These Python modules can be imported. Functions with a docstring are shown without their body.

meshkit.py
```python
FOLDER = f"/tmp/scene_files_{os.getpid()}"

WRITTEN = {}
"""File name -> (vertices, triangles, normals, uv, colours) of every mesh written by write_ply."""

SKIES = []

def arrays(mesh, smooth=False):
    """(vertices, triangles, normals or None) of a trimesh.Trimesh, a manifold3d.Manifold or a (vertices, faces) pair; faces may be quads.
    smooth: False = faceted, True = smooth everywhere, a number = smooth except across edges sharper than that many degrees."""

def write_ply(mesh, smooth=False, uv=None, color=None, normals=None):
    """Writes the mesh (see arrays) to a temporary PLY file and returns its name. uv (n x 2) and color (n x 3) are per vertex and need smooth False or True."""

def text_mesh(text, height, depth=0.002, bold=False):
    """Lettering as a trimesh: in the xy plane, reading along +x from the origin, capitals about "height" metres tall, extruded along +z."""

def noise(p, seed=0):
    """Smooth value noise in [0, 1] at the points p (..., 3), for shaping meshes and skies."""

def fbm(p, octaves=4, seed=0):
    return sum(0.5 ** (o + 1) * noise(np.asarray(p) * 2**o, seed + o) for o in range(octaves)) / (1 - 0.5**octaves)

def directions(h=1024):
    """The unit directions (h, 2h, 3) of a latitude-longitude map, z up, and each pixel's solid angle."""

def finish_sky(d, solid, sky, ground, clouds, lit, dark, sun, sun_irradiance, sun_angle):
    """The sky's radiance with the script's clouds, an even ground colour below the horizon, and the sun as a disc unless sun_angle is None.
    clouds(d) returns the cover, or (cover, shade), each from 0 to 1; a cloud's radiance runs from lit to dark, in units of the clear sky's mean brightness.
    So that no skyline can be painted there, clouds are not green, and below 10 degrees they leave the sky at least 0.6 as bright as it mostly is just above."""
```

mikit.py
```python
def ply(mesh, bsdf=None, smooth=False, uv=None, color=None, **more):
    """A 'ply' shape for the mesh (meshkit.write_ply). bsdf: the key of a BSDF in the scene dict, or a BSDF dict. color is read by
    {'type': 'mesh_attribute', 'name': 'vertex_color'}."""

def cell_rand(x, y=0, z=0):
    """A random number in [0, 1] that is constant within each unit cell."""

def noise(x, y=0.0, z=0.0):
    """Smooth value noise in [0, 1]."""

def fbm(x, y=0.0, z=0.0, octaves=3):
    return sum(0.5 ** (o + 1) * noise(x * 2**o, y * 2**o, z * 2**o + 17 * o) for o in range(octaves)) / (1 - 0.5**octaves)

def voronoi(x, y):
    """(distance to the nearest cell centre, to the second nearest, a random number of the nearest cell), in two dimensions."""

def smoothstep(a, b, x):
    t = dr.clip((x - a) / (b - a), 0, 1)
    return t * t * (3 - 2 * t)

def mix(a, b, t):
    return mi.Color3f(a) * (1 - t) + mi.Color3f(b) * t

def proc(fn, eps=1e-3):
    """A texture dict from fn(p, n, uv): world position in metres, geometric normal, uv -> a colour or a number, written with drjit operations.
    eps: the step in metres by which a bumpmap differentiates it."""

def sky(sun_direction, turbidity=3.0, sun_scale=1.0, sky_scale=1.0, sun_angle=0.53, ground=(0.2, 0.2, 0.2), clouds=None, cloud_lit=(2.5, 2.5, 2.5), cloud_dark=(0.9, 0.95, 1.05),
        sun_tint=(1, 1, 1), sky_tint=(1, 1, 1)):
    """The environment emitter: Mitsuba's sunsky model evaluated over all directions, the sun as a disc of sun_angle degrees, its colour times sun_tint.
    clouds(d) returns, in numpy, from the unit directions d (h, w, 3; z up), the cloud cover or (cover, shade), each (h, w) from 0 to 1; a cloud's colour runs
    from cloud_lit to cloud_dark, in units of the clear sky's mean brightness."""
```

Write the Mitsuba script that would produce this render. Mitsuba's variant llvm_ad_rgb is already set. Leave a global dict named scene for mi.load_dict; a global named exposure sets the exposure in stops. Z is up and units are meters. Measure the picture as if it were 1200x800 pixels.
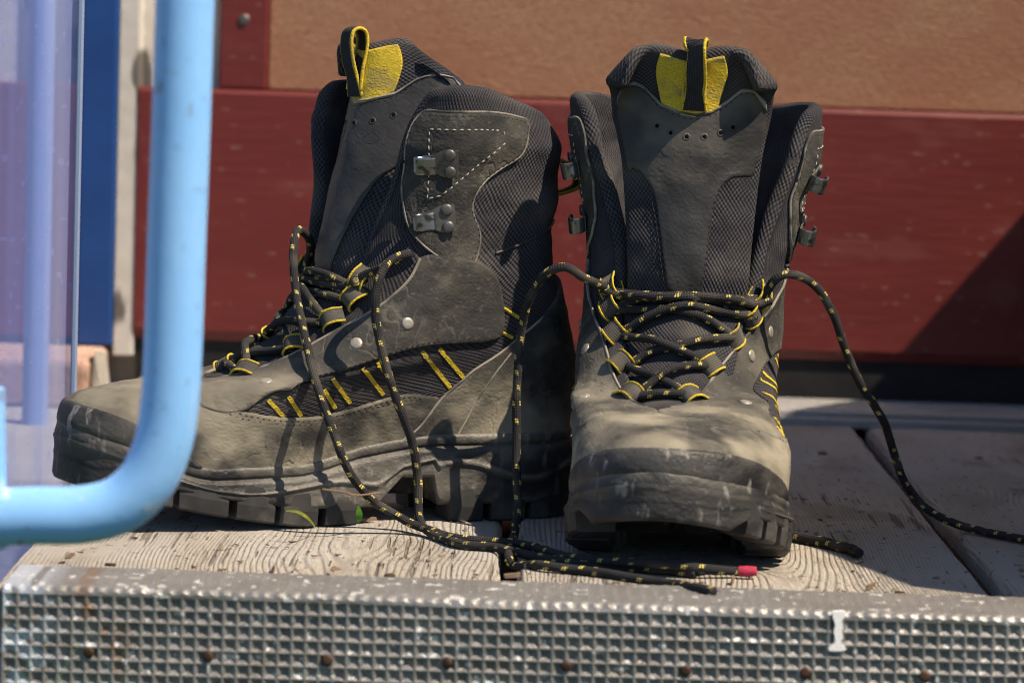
import math, random
import numpy as np, trimesh, shapely.geometry as sg
from scipy.interpolate import RectBivariateSpline, PchipInterpolator
from scipy.spatial import Delaunay, cKDTree
import drjit as dr, mitsuba as mi, mikit, meshkit
from mikit import noise, fbm, voronoi, cell_rand, smoothstep, mix, proc
T = mi.ScalarTransform4f
random.seed(7); RNG = np.random.default_rng(7)

# ------------------------------------------------------------------ camera, sky, exposure
CAM = [0, -1.8, .265]; PITCH, ROLL = math.radians(5.28), math.radians(1.85)
_fw = np.array([0, math.cos(PITCH), -math.sin(PITCH)]); _u0 = np.array([0, math.sin(PITCH), math.cos(PITCH)])
_up = _u0 * math.cos(ROLL) - np.array([1., 0, 0]) * math.sin(ROLL)
scene, labels = {}, {}
scene['camera'] = dict(type='thinlens', fov=17.061, fov_axis='x', aperture_radius=.0058, focus_distance=1.80, near_clip=.05, far_clip=200.,
                       to_world=T().look_at(origin=CAM, target=(np.array(CAM) + _fw).tolist(), up=_up.tolist()))
SUN = (.62, -.36, 1.0)
scene['sky_light'] = mikit.sky(SUN, turbidity=3, sky_scale=.78)
exposure = 2.1

# ------------------------------------------------------------------ helpers
def key(name):
    k, i = name, 0
    while k in scene or k in labels: i += 1; k = f'{name}_{i:03d}'
    return k
def put(name, mesh, bsdf, parent=None, to_world=None, smooth=False, uv=None, label=None, kind=None, **more):
    k = key((parent + '__' if parent else '') + name)
    scene[k] = mikit.ply(mesh, bsdf, smooth=smooth, uv=uv, **more)
    if to_world is not None: scene[k]['to_world'] = to_world
    d = {}
    if label: d['label'] = label
    if kind: d['kind'] = kind
    if d: labels[k] = d
    return k
def thing(name, label, cat, group=None):
    k = key(name); labels[k] = {'label': label, 'category': cat}
    if group: labels[k]['group'] = group
    return k
def box(lo, hi, ch=0.0):
    lo, hi = np.array(lo, float), np.array(hi, float)
    if ch <= 0: return trimesh.creation.box(bounds=[lo, hi])
    p = []
    for s in np.ndindex(2, 2, 2):
        c = np.where(s, hi, lo); d = np.where(s, -ch, ch)
        for k in range(3):
            q = c + d; q[k] = c[k]; p.append(q)
    return trimesh.convex.convex_hull(np.array(p))
def hull(p): return trimesh.convex.convex_hull(np.array(p, float))
def cat(ms): return trimesh.util.concatenate(ms)
def catmull(p, n=12, closed=False):
    p = np.asarray(p, float)
    q = np.vstack([p[-1:], p, p[:2]]) if closed else np.vstack([2 * p[0] - p[1], p, 2 * p[-1] - p[-2]])
    out = []
    t = np.linspace(0, 1, n, endpoint=False)[:, None]
    for i in range(len(q) - 3):
        a, b, c, d = q[i:i + 4]
        out.append(.5 * (2 * b + (c - a) * t + (2 * a - 5 * b + 4 * c - d) * t**2 + (3 * b - a - 3 * c + d) * t**3))
    out = np.vstack(out)
    return out if closed else np.vstack([out, p[-1:]])
def resample(p, step, closed=False):
    p = np.asarray(p, float)
    if closed: p = np.vstack([p, p[:1]])
    s = np.r_[0, np.cumsum(np.linalg.norm(np.diff(p, axis=0), axis=1))]
    n = max(3 if closed else 2, int(round(s[-1] / step)) + 1)
    u = np.linspace(0, s[-1], n)
    out = np.stack([np.interp(u, s, p[:, k]) for k in range(p.shape[1])], 1)
    return out[:-1] if closed else out
def frames(p, up=None):
    t = np.gradient(p, axis=0); t /= np.maximum(np.linalg.norm(t, axis=1, keepdims=True), 1e-12)
    a = np.array(up if up is not None else ([0, 0, 1.] if abs(t[0, 2]) < .9 else [1., 0, 0]))
    ns = []
    for k in range(len(p)):
        a = a - t[k] * (a @ t[k]); a = a / np.linalg.norm(a); ns.append(a.copy())
    n = np.array(ns); return t, n, np.cross(t, n)
def tube(p, r, sides=12, relief=None, caps=True):
    """tube mesh with uv (angle turns, metres along)"""
    p = np.asarray(p, float); t, n, b = frames(p)
    s = np.r_[0, np.cumsum(np.linalg.norm(np.diff(p, axis=0), axis=1))]
    r = np.broadcast_to(np.asarray(r, float), (len(p),))
    an = np.linspace(0, 2 * np.pi, sides + 1)
    rr = np.broadcast_to(r[:, None], (len(p), sides + 1)).copy()
    if relief is not None: rr = rr + relief(an[None, :] / (2 * np.pi), s[:, None])
    V = p[:, None] + rr[..., None] * (np.cos(an)[None, :, None] * n[:, None] + np.sin(an)[None, :, None] * b[:, None])
    uv = np.stack(np.broadcast_arrays(an[None] / (2 * np.pi), s[:, None]), -1).reshape(-1, 2)
    V, F = V.reshape(-1, 3), gridfaces(len(p), sides + 1)
    if caps:
        for k, fl in ((0, 1), (len(p) - 1, 0)):
            c = len(V); V = np.vstack([V, p[k:k + 1]]); uv = np.vstack([uv, uv[k * (sides + 1)]])
            i = k * (sides + 1) + np.arange(sides)
            f = np.stack([np.full(sides, c), i, i + 1], 1); F = np.vstack([F, f[:, ::-1] if fl else f])
    return trimesh.Trimesh(V, F, process=False), uv
def gridfaces(n, m, flip=False):
    i = (np.arange(n - 1)[:, None] * m + np.arange(m - 1)).ravel()
    f = np.vstack([np.stack([i, i + 1, i + m + 1], 1), np.stack([i, i + m + 1, i + m], 1)])
    return f[:, ::-1] if flip else f
def lookat_frame(o, x, z):
    """matrix with local x, z axes (z exact) at o"""
    z = np.array(z, float); z /= np.linalg.norm(z); x = np.array(x, float); x -= z * (x @ z); x /= np.linalg.norm(x)
    m = np.eye(4); m[:3, 0], m[:3, 1], m[:3, 2], m[:3, 3] = x, np.cross(z, x), z, o
    return m
def moved(mesh, m):
    mesh = mesh.copy(); mesh.apply_transform(m); return mesh

# traced pattern pieces (boot surface coordinates) and lace, rail and litter positions in metres
PAT = {
 'stripes': [[[0.5132,0.4204],[0.4799,0.3852],[0.449,0.3384],[0.4203,0.2932],[0.4025,0.261],[0.3887,0.2309],[0.3766,0.2029],[0.3731,0.2128],[0.3856,0.241],[0.4004,0.2718],[0.4205,0.3065],[0.4506,0.3531],[0.481,0.3963],[0.5121,0.429]],[[0.4759,0.4153],[0.4498,0.3879],[0.4277,0.3531],[0.4059,0.3191],[0.3879,0.2889],[0.3738,0.2634],[0.3624,0.24],[0.3594,0.251],[0.3717,0.275],[0.3873,0.302],[0.4058,0.3326],[0.4275,0.3666],[0.4502,0.3982],[0.4749,0.4248]],[[0.6003,0.3929],[0.5627,0.3468],[0.5248,0.2977],[0.507,0.2732],[0.4935,0.2502],[0.4825,0.228],[0.472,0.2056],[0.4695,0.2149],[0.48,0.2367],[0.492,0.2602],[0.5069,0.2836],[0.5298,0.3146],[0.5712,0.368],[0.6079,0.4052]],[[0.5952,0.4134],[0.5761,0.3972],[0.5559,0.3746],[0.5347,0.3462],[0.5135,0.3177],[0.4979,0.2955],[0.4877,0.2806],[0.4876,0.2914],[0.5007,0.3102],[0.52,0.3367],[0.541,0.365],[0.5588,0.3896],[0.5801,0.4076],[0.5967,0.4228]],[[0.5732,0.262],[0.565,0.2484],[0.5575,0.235],[0.5502,0.2213],[0.5438,0.2085],[0.5375,0.1952],[0.5319,0.1826],[0.5284,0.1887],[0.5347,0.2024],[0.5405,0.2149],[0.5475,0.2284],[0.5549,0.2421],[0.5625,0.2557],[0.5716,0.2698]],[[0.5949,0.3179],[0.5687,0.286],[0.5537,0.266],[0.5424,0.2479],[0.5324,0.2296],[0.5228,0.2108],[0.5146,0.1934],[0.5118,0.2011],[0.5201,0.2186],[0.53,0.2375],[0.5401,0.2556],[0.5532,0.2753],[0.57,0.2965],[0.612,0.3467]],[[0.6143,0.2422],[0.6069,0.2293],[0.5977,0.2136],[0.5909,0.2008],[0.5853,0.19],[0.5798,0.1788],[0.5739,0.1664],[0.571,0.1741],[0.5773,0.1869],[0.5832,0.1984],[0.5891,0.2097],[0.5953,0.2212],[0.6048,0.2374],[0.6126,0.2505]],[[0.64,0.2335],[0.6322,0.2225],[0.6231,0.2089],[0.6155,0.1972],[0.6093,0.1873],[0.6033,0.1777],[0.5969,0.1667],[0.5948,0.1759],[0.602,0.1878],[0.6081,0.1975],[0.615,0.2082],[0.6222,0.219],[0.6311,0.2321],[0.64,0.245]],[[0.3621,0.5081],[0.3522,0.4995],[0.3423,0.4908],[0.3324,0.4823],[0.3227,0.474],[0.314,0.4663],[0.305,0.4583],[0.3006,0.4665],[0.3101,0.4745],[0.3198,0.4826],[0.3296,0.4911],[0.3397,0.4996],[0.3496,0.5082],[0.3594,0.5167]],[[0.3726,0.4484],[0.3625,0.44],[0.3519,0.4313],[0.341,0.4221],[0.3306,0.4133],[0.3202,0.404],[0.3094,0.3953],[0.3095,0.406],[0.3199,0.4149],[0.33,0.4233],[0.3402,0.4319],[0.3507,0.4405],[0.3617,0.4496],[0.3723,0.4581]]],
 'flap': [[0.9107,0.9075],[0.9587,0.9829],[0.9148,0.9841],[0.797,0.9739],[0.6445,0.9705],[0.4177,0.9701],[0.3616,0.9665],[0.3732,0.9365],[0.4011,0.8888],[0.4832,0.8546],[0.5385,0.8232],[0.5446,0.7929],[0.5208,0.7586],[0.497,0.7216],[0.5023,0.6699],[0.5497,0.6713],[0.6303,0.7016],[0.7177,0.7491],[0.7981,0.8001],[0.8793,0.8564]],
 'flapst': [[0.8012,0.9435],[0.4858,0.9356],[0.4799,0.9134],[0.6797,0.8236],[0.7271,0.8218]],
 'hooks': [[0.7271,0.8832],[0.6664,0.7791]],
 'riv': [[0.6274,0.545],[0.7132,0.5003],[0.7025,0.3258]],
 'eyelow': [[0.6638,0.2246],[0.648,0.2731],[0.6286,0.2795],[0.6409,0.3239],[0.6476,0.3726],[0.6122,0.431],[0.5372,0.4478],[0.4622,0.4332],[0.3776,0.41],[0.3451,0.4337],[0.3855,0.5732],[0.457,0.6494],[0.5483,0.6879],[0.6951,0.7178]],
 'vamptop': [[0.861,0.3516],[0.6979,0.2264],[0.6536,0.1957],[0.5864,0.1676],[0.5078,0.173],[0.442,0.201],[0.4047,0.1809],[0.3861,0.1622]],
 'rail': [[-0.1385,-0.4,0.577],[-0.1372,-0.4,0.3745],[-0.1373,-0.4,0.3058],[-0.1379,-0.4,0.2712],[-0.1384,-0.4,0.2189],[-0.1391,-0.4,0.1734],[-0.1395,-0.4,0.1311],[-0.1403,-0.4,0.1063],[-0.1428,-0.4,0.0885],[-0.1491,-0.4,0.0733],[-0.1602,-0.4,0.0626],[-0.176,-0.4,0.0579],[-0.1954,-0.4,0.0569],[-0.2131,-0.4,0.0556],[-0.2216,-0.4,0.0553]],
 'railpost': [[-0.2217,-0.396,0.1085],[-0.2195,-0.396,0.0419]],
 'laceA': [[-0.1101,0.035,0.144],[-0.115,0.022,0.1525],[-0.1171,0.008,0.1464],[-0.1167,0.0,0.1357],[-0.1138,-0.01,0.1184],[-0.1076,-0.03,0.1002],[-0.0997,-0.048,0.0777],[-0.0907,-0.056,0.0546],[-0.0822,-0.056,0.0349],[-0.0715,-0.05,0.0203],[-0.0582,-0.044,0.0109],[-0.0433,-0.0457,0.0045],[-0.0251,-0.0707,0.0035],[-0.0054,-0.0761,0.0032],[0.0141,-0.0905,0.0034],[0.0296,-0.125,0.0045],[0.0536,-0.1459,0.006],[0.0783,-0.1546,0.0065],[0.0991,-0.1541,0.005],[0.1145,-0.1495,0.0035]],
 'laceB': [[-0.0555,-0.03,0.1451],[-0.0639,-0.04,0.1424],[-0.0696,-0.046,0.1316],[-0.0708,-0.046,0.1139],[-0.0662,-0.046,0.0919],[-0.0591,-0.045,0.0721],[-0.0516,-0.04,0.0526],[-0.0472,-0.036,0.0335],[-0.0458,-0.036,0.0178],[-0.045,-0.04,0.0085],[-0.0387,-0.0526,0.003],[-0.0226,-0.0872,0.003],[-0.0053,-0.0936,0.0028],[0.0119,-0.1164,0.003],[0.0309,-0.1317,0.0026],[0.0538,-0.1431,0.0026],[0.0787,-0.1485,0.0026],[0.093,-0.1549,0.0024]],
 'laceC': [[0.0362,-0.028,0.1359],[0.0262,-0.034,0.1413],[0.0157,-0.03,0.1367],[0.0086,-0.022,0.1234],[0.0048,-0.014,0.1046],[0.0033,-0.012,0.0818],[0.0037,-0.012,0.0547],[0.005,-0.018,0.0283],[0.0056,-0.028,0.0116],[0.0042,-0.044,0.0004],[0.0022,-0.112,0.002],[0.0053,-0.1187,-0.002],[0.0169,-0.1478,0.003],[0.0368,-0.1571,0.0026],[0.0571,-0.1711,0.0026],[0.0771,-0.1849,0.0026],[0.0898,-0.2154,0.0056],[0.0975,-0.2273,0.0062]],
 'laceD': [[0.1377,-0.024,0.1389],[0.1494,-0.022,0.1396],[0.1608,-0.018,0.1316],[0.17,-0.012,0.1152],[0.1771,-0.006,0.0982],[0.1873,0.002,0.0795],[0.1995,0.012,0.0619],[0.207,0.024,0.0441],[0.2149,0.034,0.0259],[0.2263,0.04,0.0128],[0.239,0.0349,0.006],[0.2554,0.0178,0.003],[0.2748,-0.0059,0.0026],[0.299,-0.0247,0.0026],[0.3305,-0.0239,0.0026]],
 'laceE': [[0.1407,-0.0134,0.003],[0.154,-0.027,0.0032],[0.1673,-0.0436,0.003],[0.1749,-0.0566,0.003],[0.1783,-0.0674,0.003]],
 'chips': [[[-0.0748,-0.0042,0.001],0.006,0.002,0.002,0.3,"reddish wood chip beside the sole of the side-on boot"],[[-0.0858,0.006,0.001],0.004,0.0015,0.0015,1.2,"small wood splinter by the forefoot of the side-on boot"],[[-0.2117,-0.1557,0.001],0.0035,0.0008,0.002,1.0,"dark splinter at the left end of the front board"],[[-0.1112,-0.1772,0.001],0.004,0.001,0.0025,1.6,"dark sliver of wood near the metal edge below the side-on boot"],[[0.0037,-0.1745,0.001],0.004,0.0015,0.002,0.2,"pale crumb of wood in the gap between the front boards"],[[0.11,-0.1685,0.001],0.004,0.001,0.003,1.4,"dark splinter on the board below the red lace tip"],[[0.1767,-0.1705,0.001],0.004,0.0008,0.002,0.9,"tiny twig on the board left of the right gap"]],
 'blade1': [[-0.076,-0.06,0.0082],[-0.0756,-0.062,0.0125],[-0.0763,-0.06,0.0179]],
 'blade2': [[-0.1123,-0.078,0.0158],[-0.1055,-0.082,0.0157],[-0.1002,-0.082,0.0124],[-0.0973,-0.046,0.001]],
 'twig': [[-0.0946,-0.066,0.0257],[-0.0849,-0.066,0.0247],[-0.0773,-0.06,0.0223],[-0.066,-0.045,0.022]],
}
from scipy.ndimage import gaussian_filter, gaussian_filter1d
# ------------------------------------------------------------------ the boot: surfaces in boot-local metres (X to the toe, Y lateral, Z up)
TK = np.array([0, .12, .25, .38, .5, .62, .75, .88, 1.0])
BX = PchipInterpolator(TK, [-.003, -.004, -.004, .000, .006, .011, .012, .011, .017])
BZ = PchipInterpolator(TK, [.044, .062, .082, .102, .122, .142, .167, .191, .213])
FX = PchipInterpolator(TK, [.282, .279, .261, .213, .180, .159, .147, .142, .142])
FZ = PchipInterpolator(TK, [.052, .063, .0700, .0735, .089, .110, .143, .184, .223])
QK = np.array([0, .15, .3, .45, .6, .75, .9, 1.0])
HT = np.array([[.034, .035, .035, .037, .0445, .0515, .0530, .049],
               [.032, .034, .037, .041, .048, .0525, .051, .045],
               [.031, .035, .040, .045, .049, .048, .041, .034],
               [.031, .036, .042, .047, .047, .043, .036, .031],
               [.031, .037, .043, .047, .047, .043, .037, .032],
               [.031, .038, .044, .048, .048, .045, .040, .036],
               [.031, .039, .045, .049, .051, .050, .048, .045],
               [.032, .039, .046, .051, .054, .055, .055, .053],
               [.031, .039, .047, .054, .059, .061, .061, .059]])
HS = RectBivariateSpline(TK, QK, HT, kx=3, ky=3)
RF = PchipInterpolator(TK, [.26, .26, .30, .34, .36, .37, .40, .45, .50])
Z0 = PchipInterpolator([0, .15, .3, .45, .6, .75, .88, 1], [.044, .043, .043, .038, .029, .029, .039, .050])
YC = PchipInterpolator([0, .08, .16, .22, .285], [0, .000, .002, .001, -.010])
YT = PchipInterpolator([0, .385, .40, .43, .475, .55, .62, .68, .75, .85, 1], [0, 0, .0100, .0150, .0190, .0240, .0300, .0320, .0320, .0370, .0460])
def cap(u): return np.sqrt(np.maximum(1 - (1 - np.clip(u, 0, 1))**2, 0))
def loop(t, q):
    """centre-plane point and half width of loop t at fraction q from heel to toe"""
    x = BX(t) + (FX(t) - BX(t)) * q
    zl = BZ(t) + (FZ(t) - BZ(t)) * q
    k = np.clip(1 - t / .30, 0, 1)
    z = zl + (Z0(q) - (.044 + .006 * q)) * k
    z = z + .010 * np.clip((t - .55) / .45, 0, 1) * np.sin(np.pi * np.clip(q, 0, 1))            # collar dips at heel and front
    h = HS.ev(t, q) * cap(q / .17) * cap((1 - q) / RF(t))
    return x, z, h
def q_edge(t, spread=0.):
    yt, rf = YT(t) + spread * np.interp(t, [.55, .62, .75, .85, 1], [0, .001, .005, .0065, .006]), RF(t)
    H = HS.ev(t, .92)
    u = 1 - np.sqrt(np.maximum(1 - np.minimum(yt / H, .965)**2, 0))
    return 1 - rf * u * .98
class Surf:
    """a grid of points over (a, t), with smooth lookup of points and outward normals"""
    def __init__(s, A, Tt, P, outward, fix=False):
        s.A, s.T, s.P = A, Tt, P
        N = np.cross(np.gradient(P, axis=0), np.gradient(P, axis=1)); N /= np.maximum(np.linalg.norm(N, axis=-1, keepdims=True), 1e-12)
        if np.sum(N * outward) < 0: N = -N
        N = gaussian_filter(N, (2.0, 2.0, 0), mode='nearest'); N /= np.linalg.norm(N, axis=-1, keepdims=True)
        if fix:
            for i in range(len(A)):
                if abs(A[i]) > .93: j = int(np.argmin(np.abs(A - np.sign(A[i]) * .93))); w = np.clip((Tt - .37) / .03, 0, 1)[:, None]; N[i] = N[i] * (1 - w) + N[j] * w
            N = gaussian_filter(N, (1.5, 2.5, 0), mode='nearest'); N /= np.linalg.norm(N, axis=-1, keepdims=True)
        s.N = N
        s.sp = [RectBivariateSpline(A, Tt, P[..., k], kx=3, ky=3) for k in range(3)]; s.sn = [RectBivariateSpline(A, Tt, N[..., k], kx=1, ky=1) for k in range(3)]
    def pt(s, a, t): return np.stack([f.ev(a, t) for f in s.sp], -1)
    def nm(s, a, t):
        n = np.stack([f.ev(a, t) for f in s.sn], -1); return n / np.maximum(np.linalg.norm(n, axis=-1, keepdims=True), 1e-12)
def shell_surface(flare, back, drop=(0, 0), spread=0., na=221, nt=150):
    A = np.linspace(-1, 1, na); A = np.sign(A) * (.55 * np.abs(A) + .45 * (1 - (1 - np.abs(A))**2)); Tt = np.linspace(0, 1, nt)
    a, t = np.meshgrid(A, Tt, indexing='ij')
    rnd = 1 - np.clip((np.abs(a) - .80) / .20, 0, 1)**2.6 * .075                 # rounded upper front corner of the flap
    te = t * (1 - np.clip((t - .45) / .55, 0, 1) * (1 - rnd))
    q = .5 * (1 - np.cos(np.pi * np.abs(a))) * q_edge(te, spread)
    x, z, h = loop(te, q)
    f = np.where(a > 0, flare[0], flare[1])
    u_ = np.clip((te - .56) / .44, 0, 1)**1.1; g = u_ * np.clip((q - .25) / .65, 0, 1)**1.3
    y = np.sign(a) * (h + f * u_ * np.exp(-((q - .66) / .24)**2))
    x = x - np.where(a > 0, back[0], back[1]) * g; z = z - np.where(a > 0, drop[0], drop[1]) * g
    sm = lambda lo, hi, v: np.clip((v - lo) / (hi - lo), 0, 1)**2 * (3 - 2 * np.clip((v - lo) / (hi - lo), 0, 1))
    y = y * np.where(a > 0, 1 + .07 * sm(.05, .2, t) * (1 - sm(.5, .75, t)), 1) - .012 * sm(.08, .38, t) * sm(.35, .75, q) * (1 - sm(.45, .78, t))     # the instep ridge sits towards the inner side
    # padded collar: soft rolls in the textile
    roll = .0035 * np.exp(-((te - .93) / .06)**2) + .003 * np.exp(-((te - .78) / .05)**2) * np.exp(-((q - .05) / .25)**2)
    P = np.stack([x, y + YC(x) * np.clip(1 - t / .6, 0, 1), z], -1)
    out = np.stack([np.zeros_like(x), np.sign(a), 0 * x], -1)
    s = Surf(A, Tt, P, out, True)
    w = (meshkit.fbm(P * 55, 3, 5) - .5) * .0014 + (meshkit.fbm(P * np.array([30, 60, 90]), 2, 9) - .5) * .002 * np.clip((te - .3) / .2, 0, 1)
    px, py = P[..., 0], P[..., 1]; jit = (meshkit.fbm(P * 40, 2, 21) - .5) * .010
    for xc, dp in ((.199, .0010), (.210, .0014), (.2205, .0011), (.188, .0008)): w = w - dp * np.exp(-((px - xc + 6 * py**2 + jit) / .0022)**2) * np.clip((.40 - t) / .1, 0, 1) * np.clip((P[..., 2] - .045) / .02, 0, 1)
    w = w * np.clip((1 - np.abs(a)) / .12, 0, 1) ** .5
    return Surf(A, Tt, P + s.N * (roll + w)[..., None], out, True)
TX = PchipInterpolator([0, .12, .25, .37, .48, .6, .72, .85, 1], [.222, .204, .176, .156, .144, .1375, .133, .131, .134])
TZ = PchipInterpolator([0, .12, .25, .37, .48, .6, .72, .85, 1], [.0705, .0745, .0885, .108, .136, .169, .200, .228, .254])
TW = PchipInterpolator([0, .12, .25, .37, .48, .6, .72, .85, .93, 1], [.016, .021, .026, .029, .030, .032, .035, .0395, .039, .0325])
def tongue_surface(lean, twist, fold=(0, 0), wid=1., na=101, nt=150):
    A = np.linspace(-1, 1, na); Tt = np.linspace(0, 1, nt)
    a, t = np.meshgrid(A, Tt, indexing='ij')
    w = TW(t) * (1 + (wid - 1) * np.clip((t - .4) / .3, 0, 1))
    up = np.clip((t - .42) / .58, 0, 1)
    dip = up**5 * (.0045 * np.exp(-(a / .38)**2) * 1.0 + .018 * np.clip((np.abs(a) - .5) / .5, 0, 1)**2.4)
    te = t
    x, z = TX(te) + lean[0] * up**1.4, TZ(te) + lean[2] * up - dip
    y = a * w + lean[1] * up**1.3
    y = y - .0105 * np.clip(1 - t / .5, 0, 1)
    d1 = np.stack([TX(te, 1), 0 * t, TZ(te, 1)], -1); d1 /= np.linalg.norm(d1, axis=-1, keepdims=True)
    n = np.stack([d1[..., 2], 0 * t, -d1[..., 0]], -1)
    curv = 11 * (1 - up) + 5.5 * up
    P = np.stack([x, y, z], -1) - n * (curv * (a * w)**2)[..., None]
    fo = np.where(a > 0, fold[0], fold[1]) * up**.7; yy = np.abs(a * w); sm = np.sqrt(yy**2 + .006**2) - .006
    P[..., 1] -= np.sign(a) * sm * (1 - np.cos(fo)); P[..., 0] -= sm * np.sin(fo)
    for tc, amp in ((.13, .0022), (.245, .0032), (.36, .0036)): P = P + n * (amp * np.exp(-((t - tc) / .042)**2) * np.exp(-(a / .62)**2))[..., None]
    P = P - n * (.0042 * np.exp(-((t - .45) / .03)**2))[..., None] + n * (.0022 * np.exp(-((t - .96) / .09)**2) * (.4 + .6 * np.abs(a)))[..., None]
    P = P + n * ((meshkit.fbm(P * 45, 3, 3) - .5) * .0035 * np.clip(t * 4, 0, 1))[..., None]
    c, sn = np.cos(twist * up**.9), np.sin(twist * up**.9); ox, oy = TX(te) + lean[0] * up**1.4 - .02, lean[1] * up**1.3
    dx, dy = P[..., 0] - ox, P[..., 1] - oy
    P = np.stack([ox + c * dx - sn * dy, oy + sn * dx + c * dy, P[..., 2]], -1)
    return Surf(A, Tt, P, n + np.array([.3, 0, 0]))
class FrontSurf(Surf):
    """the closed fore part of the shell with b = 0 on the toe's centre line; b > 0 lateral"""
    def __init__(s, S, tmax=.385):
        B = np.linspace(-.85, .85, 401); Tt = np.linspace(0, tmax, 110); b, t = np.meshgrid(B, Tt, indexing='ij')
        sg_ = np.where(b >= 0, 1, -1); a = sg_ * (1 - np.abs(b))
        P = S.pt(a, t); P = gaussian_filter(P, (1.5, 0, 0), mode='nearest')
        super().__init__(B, Tt, P, S.nm(a, t))
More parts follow.
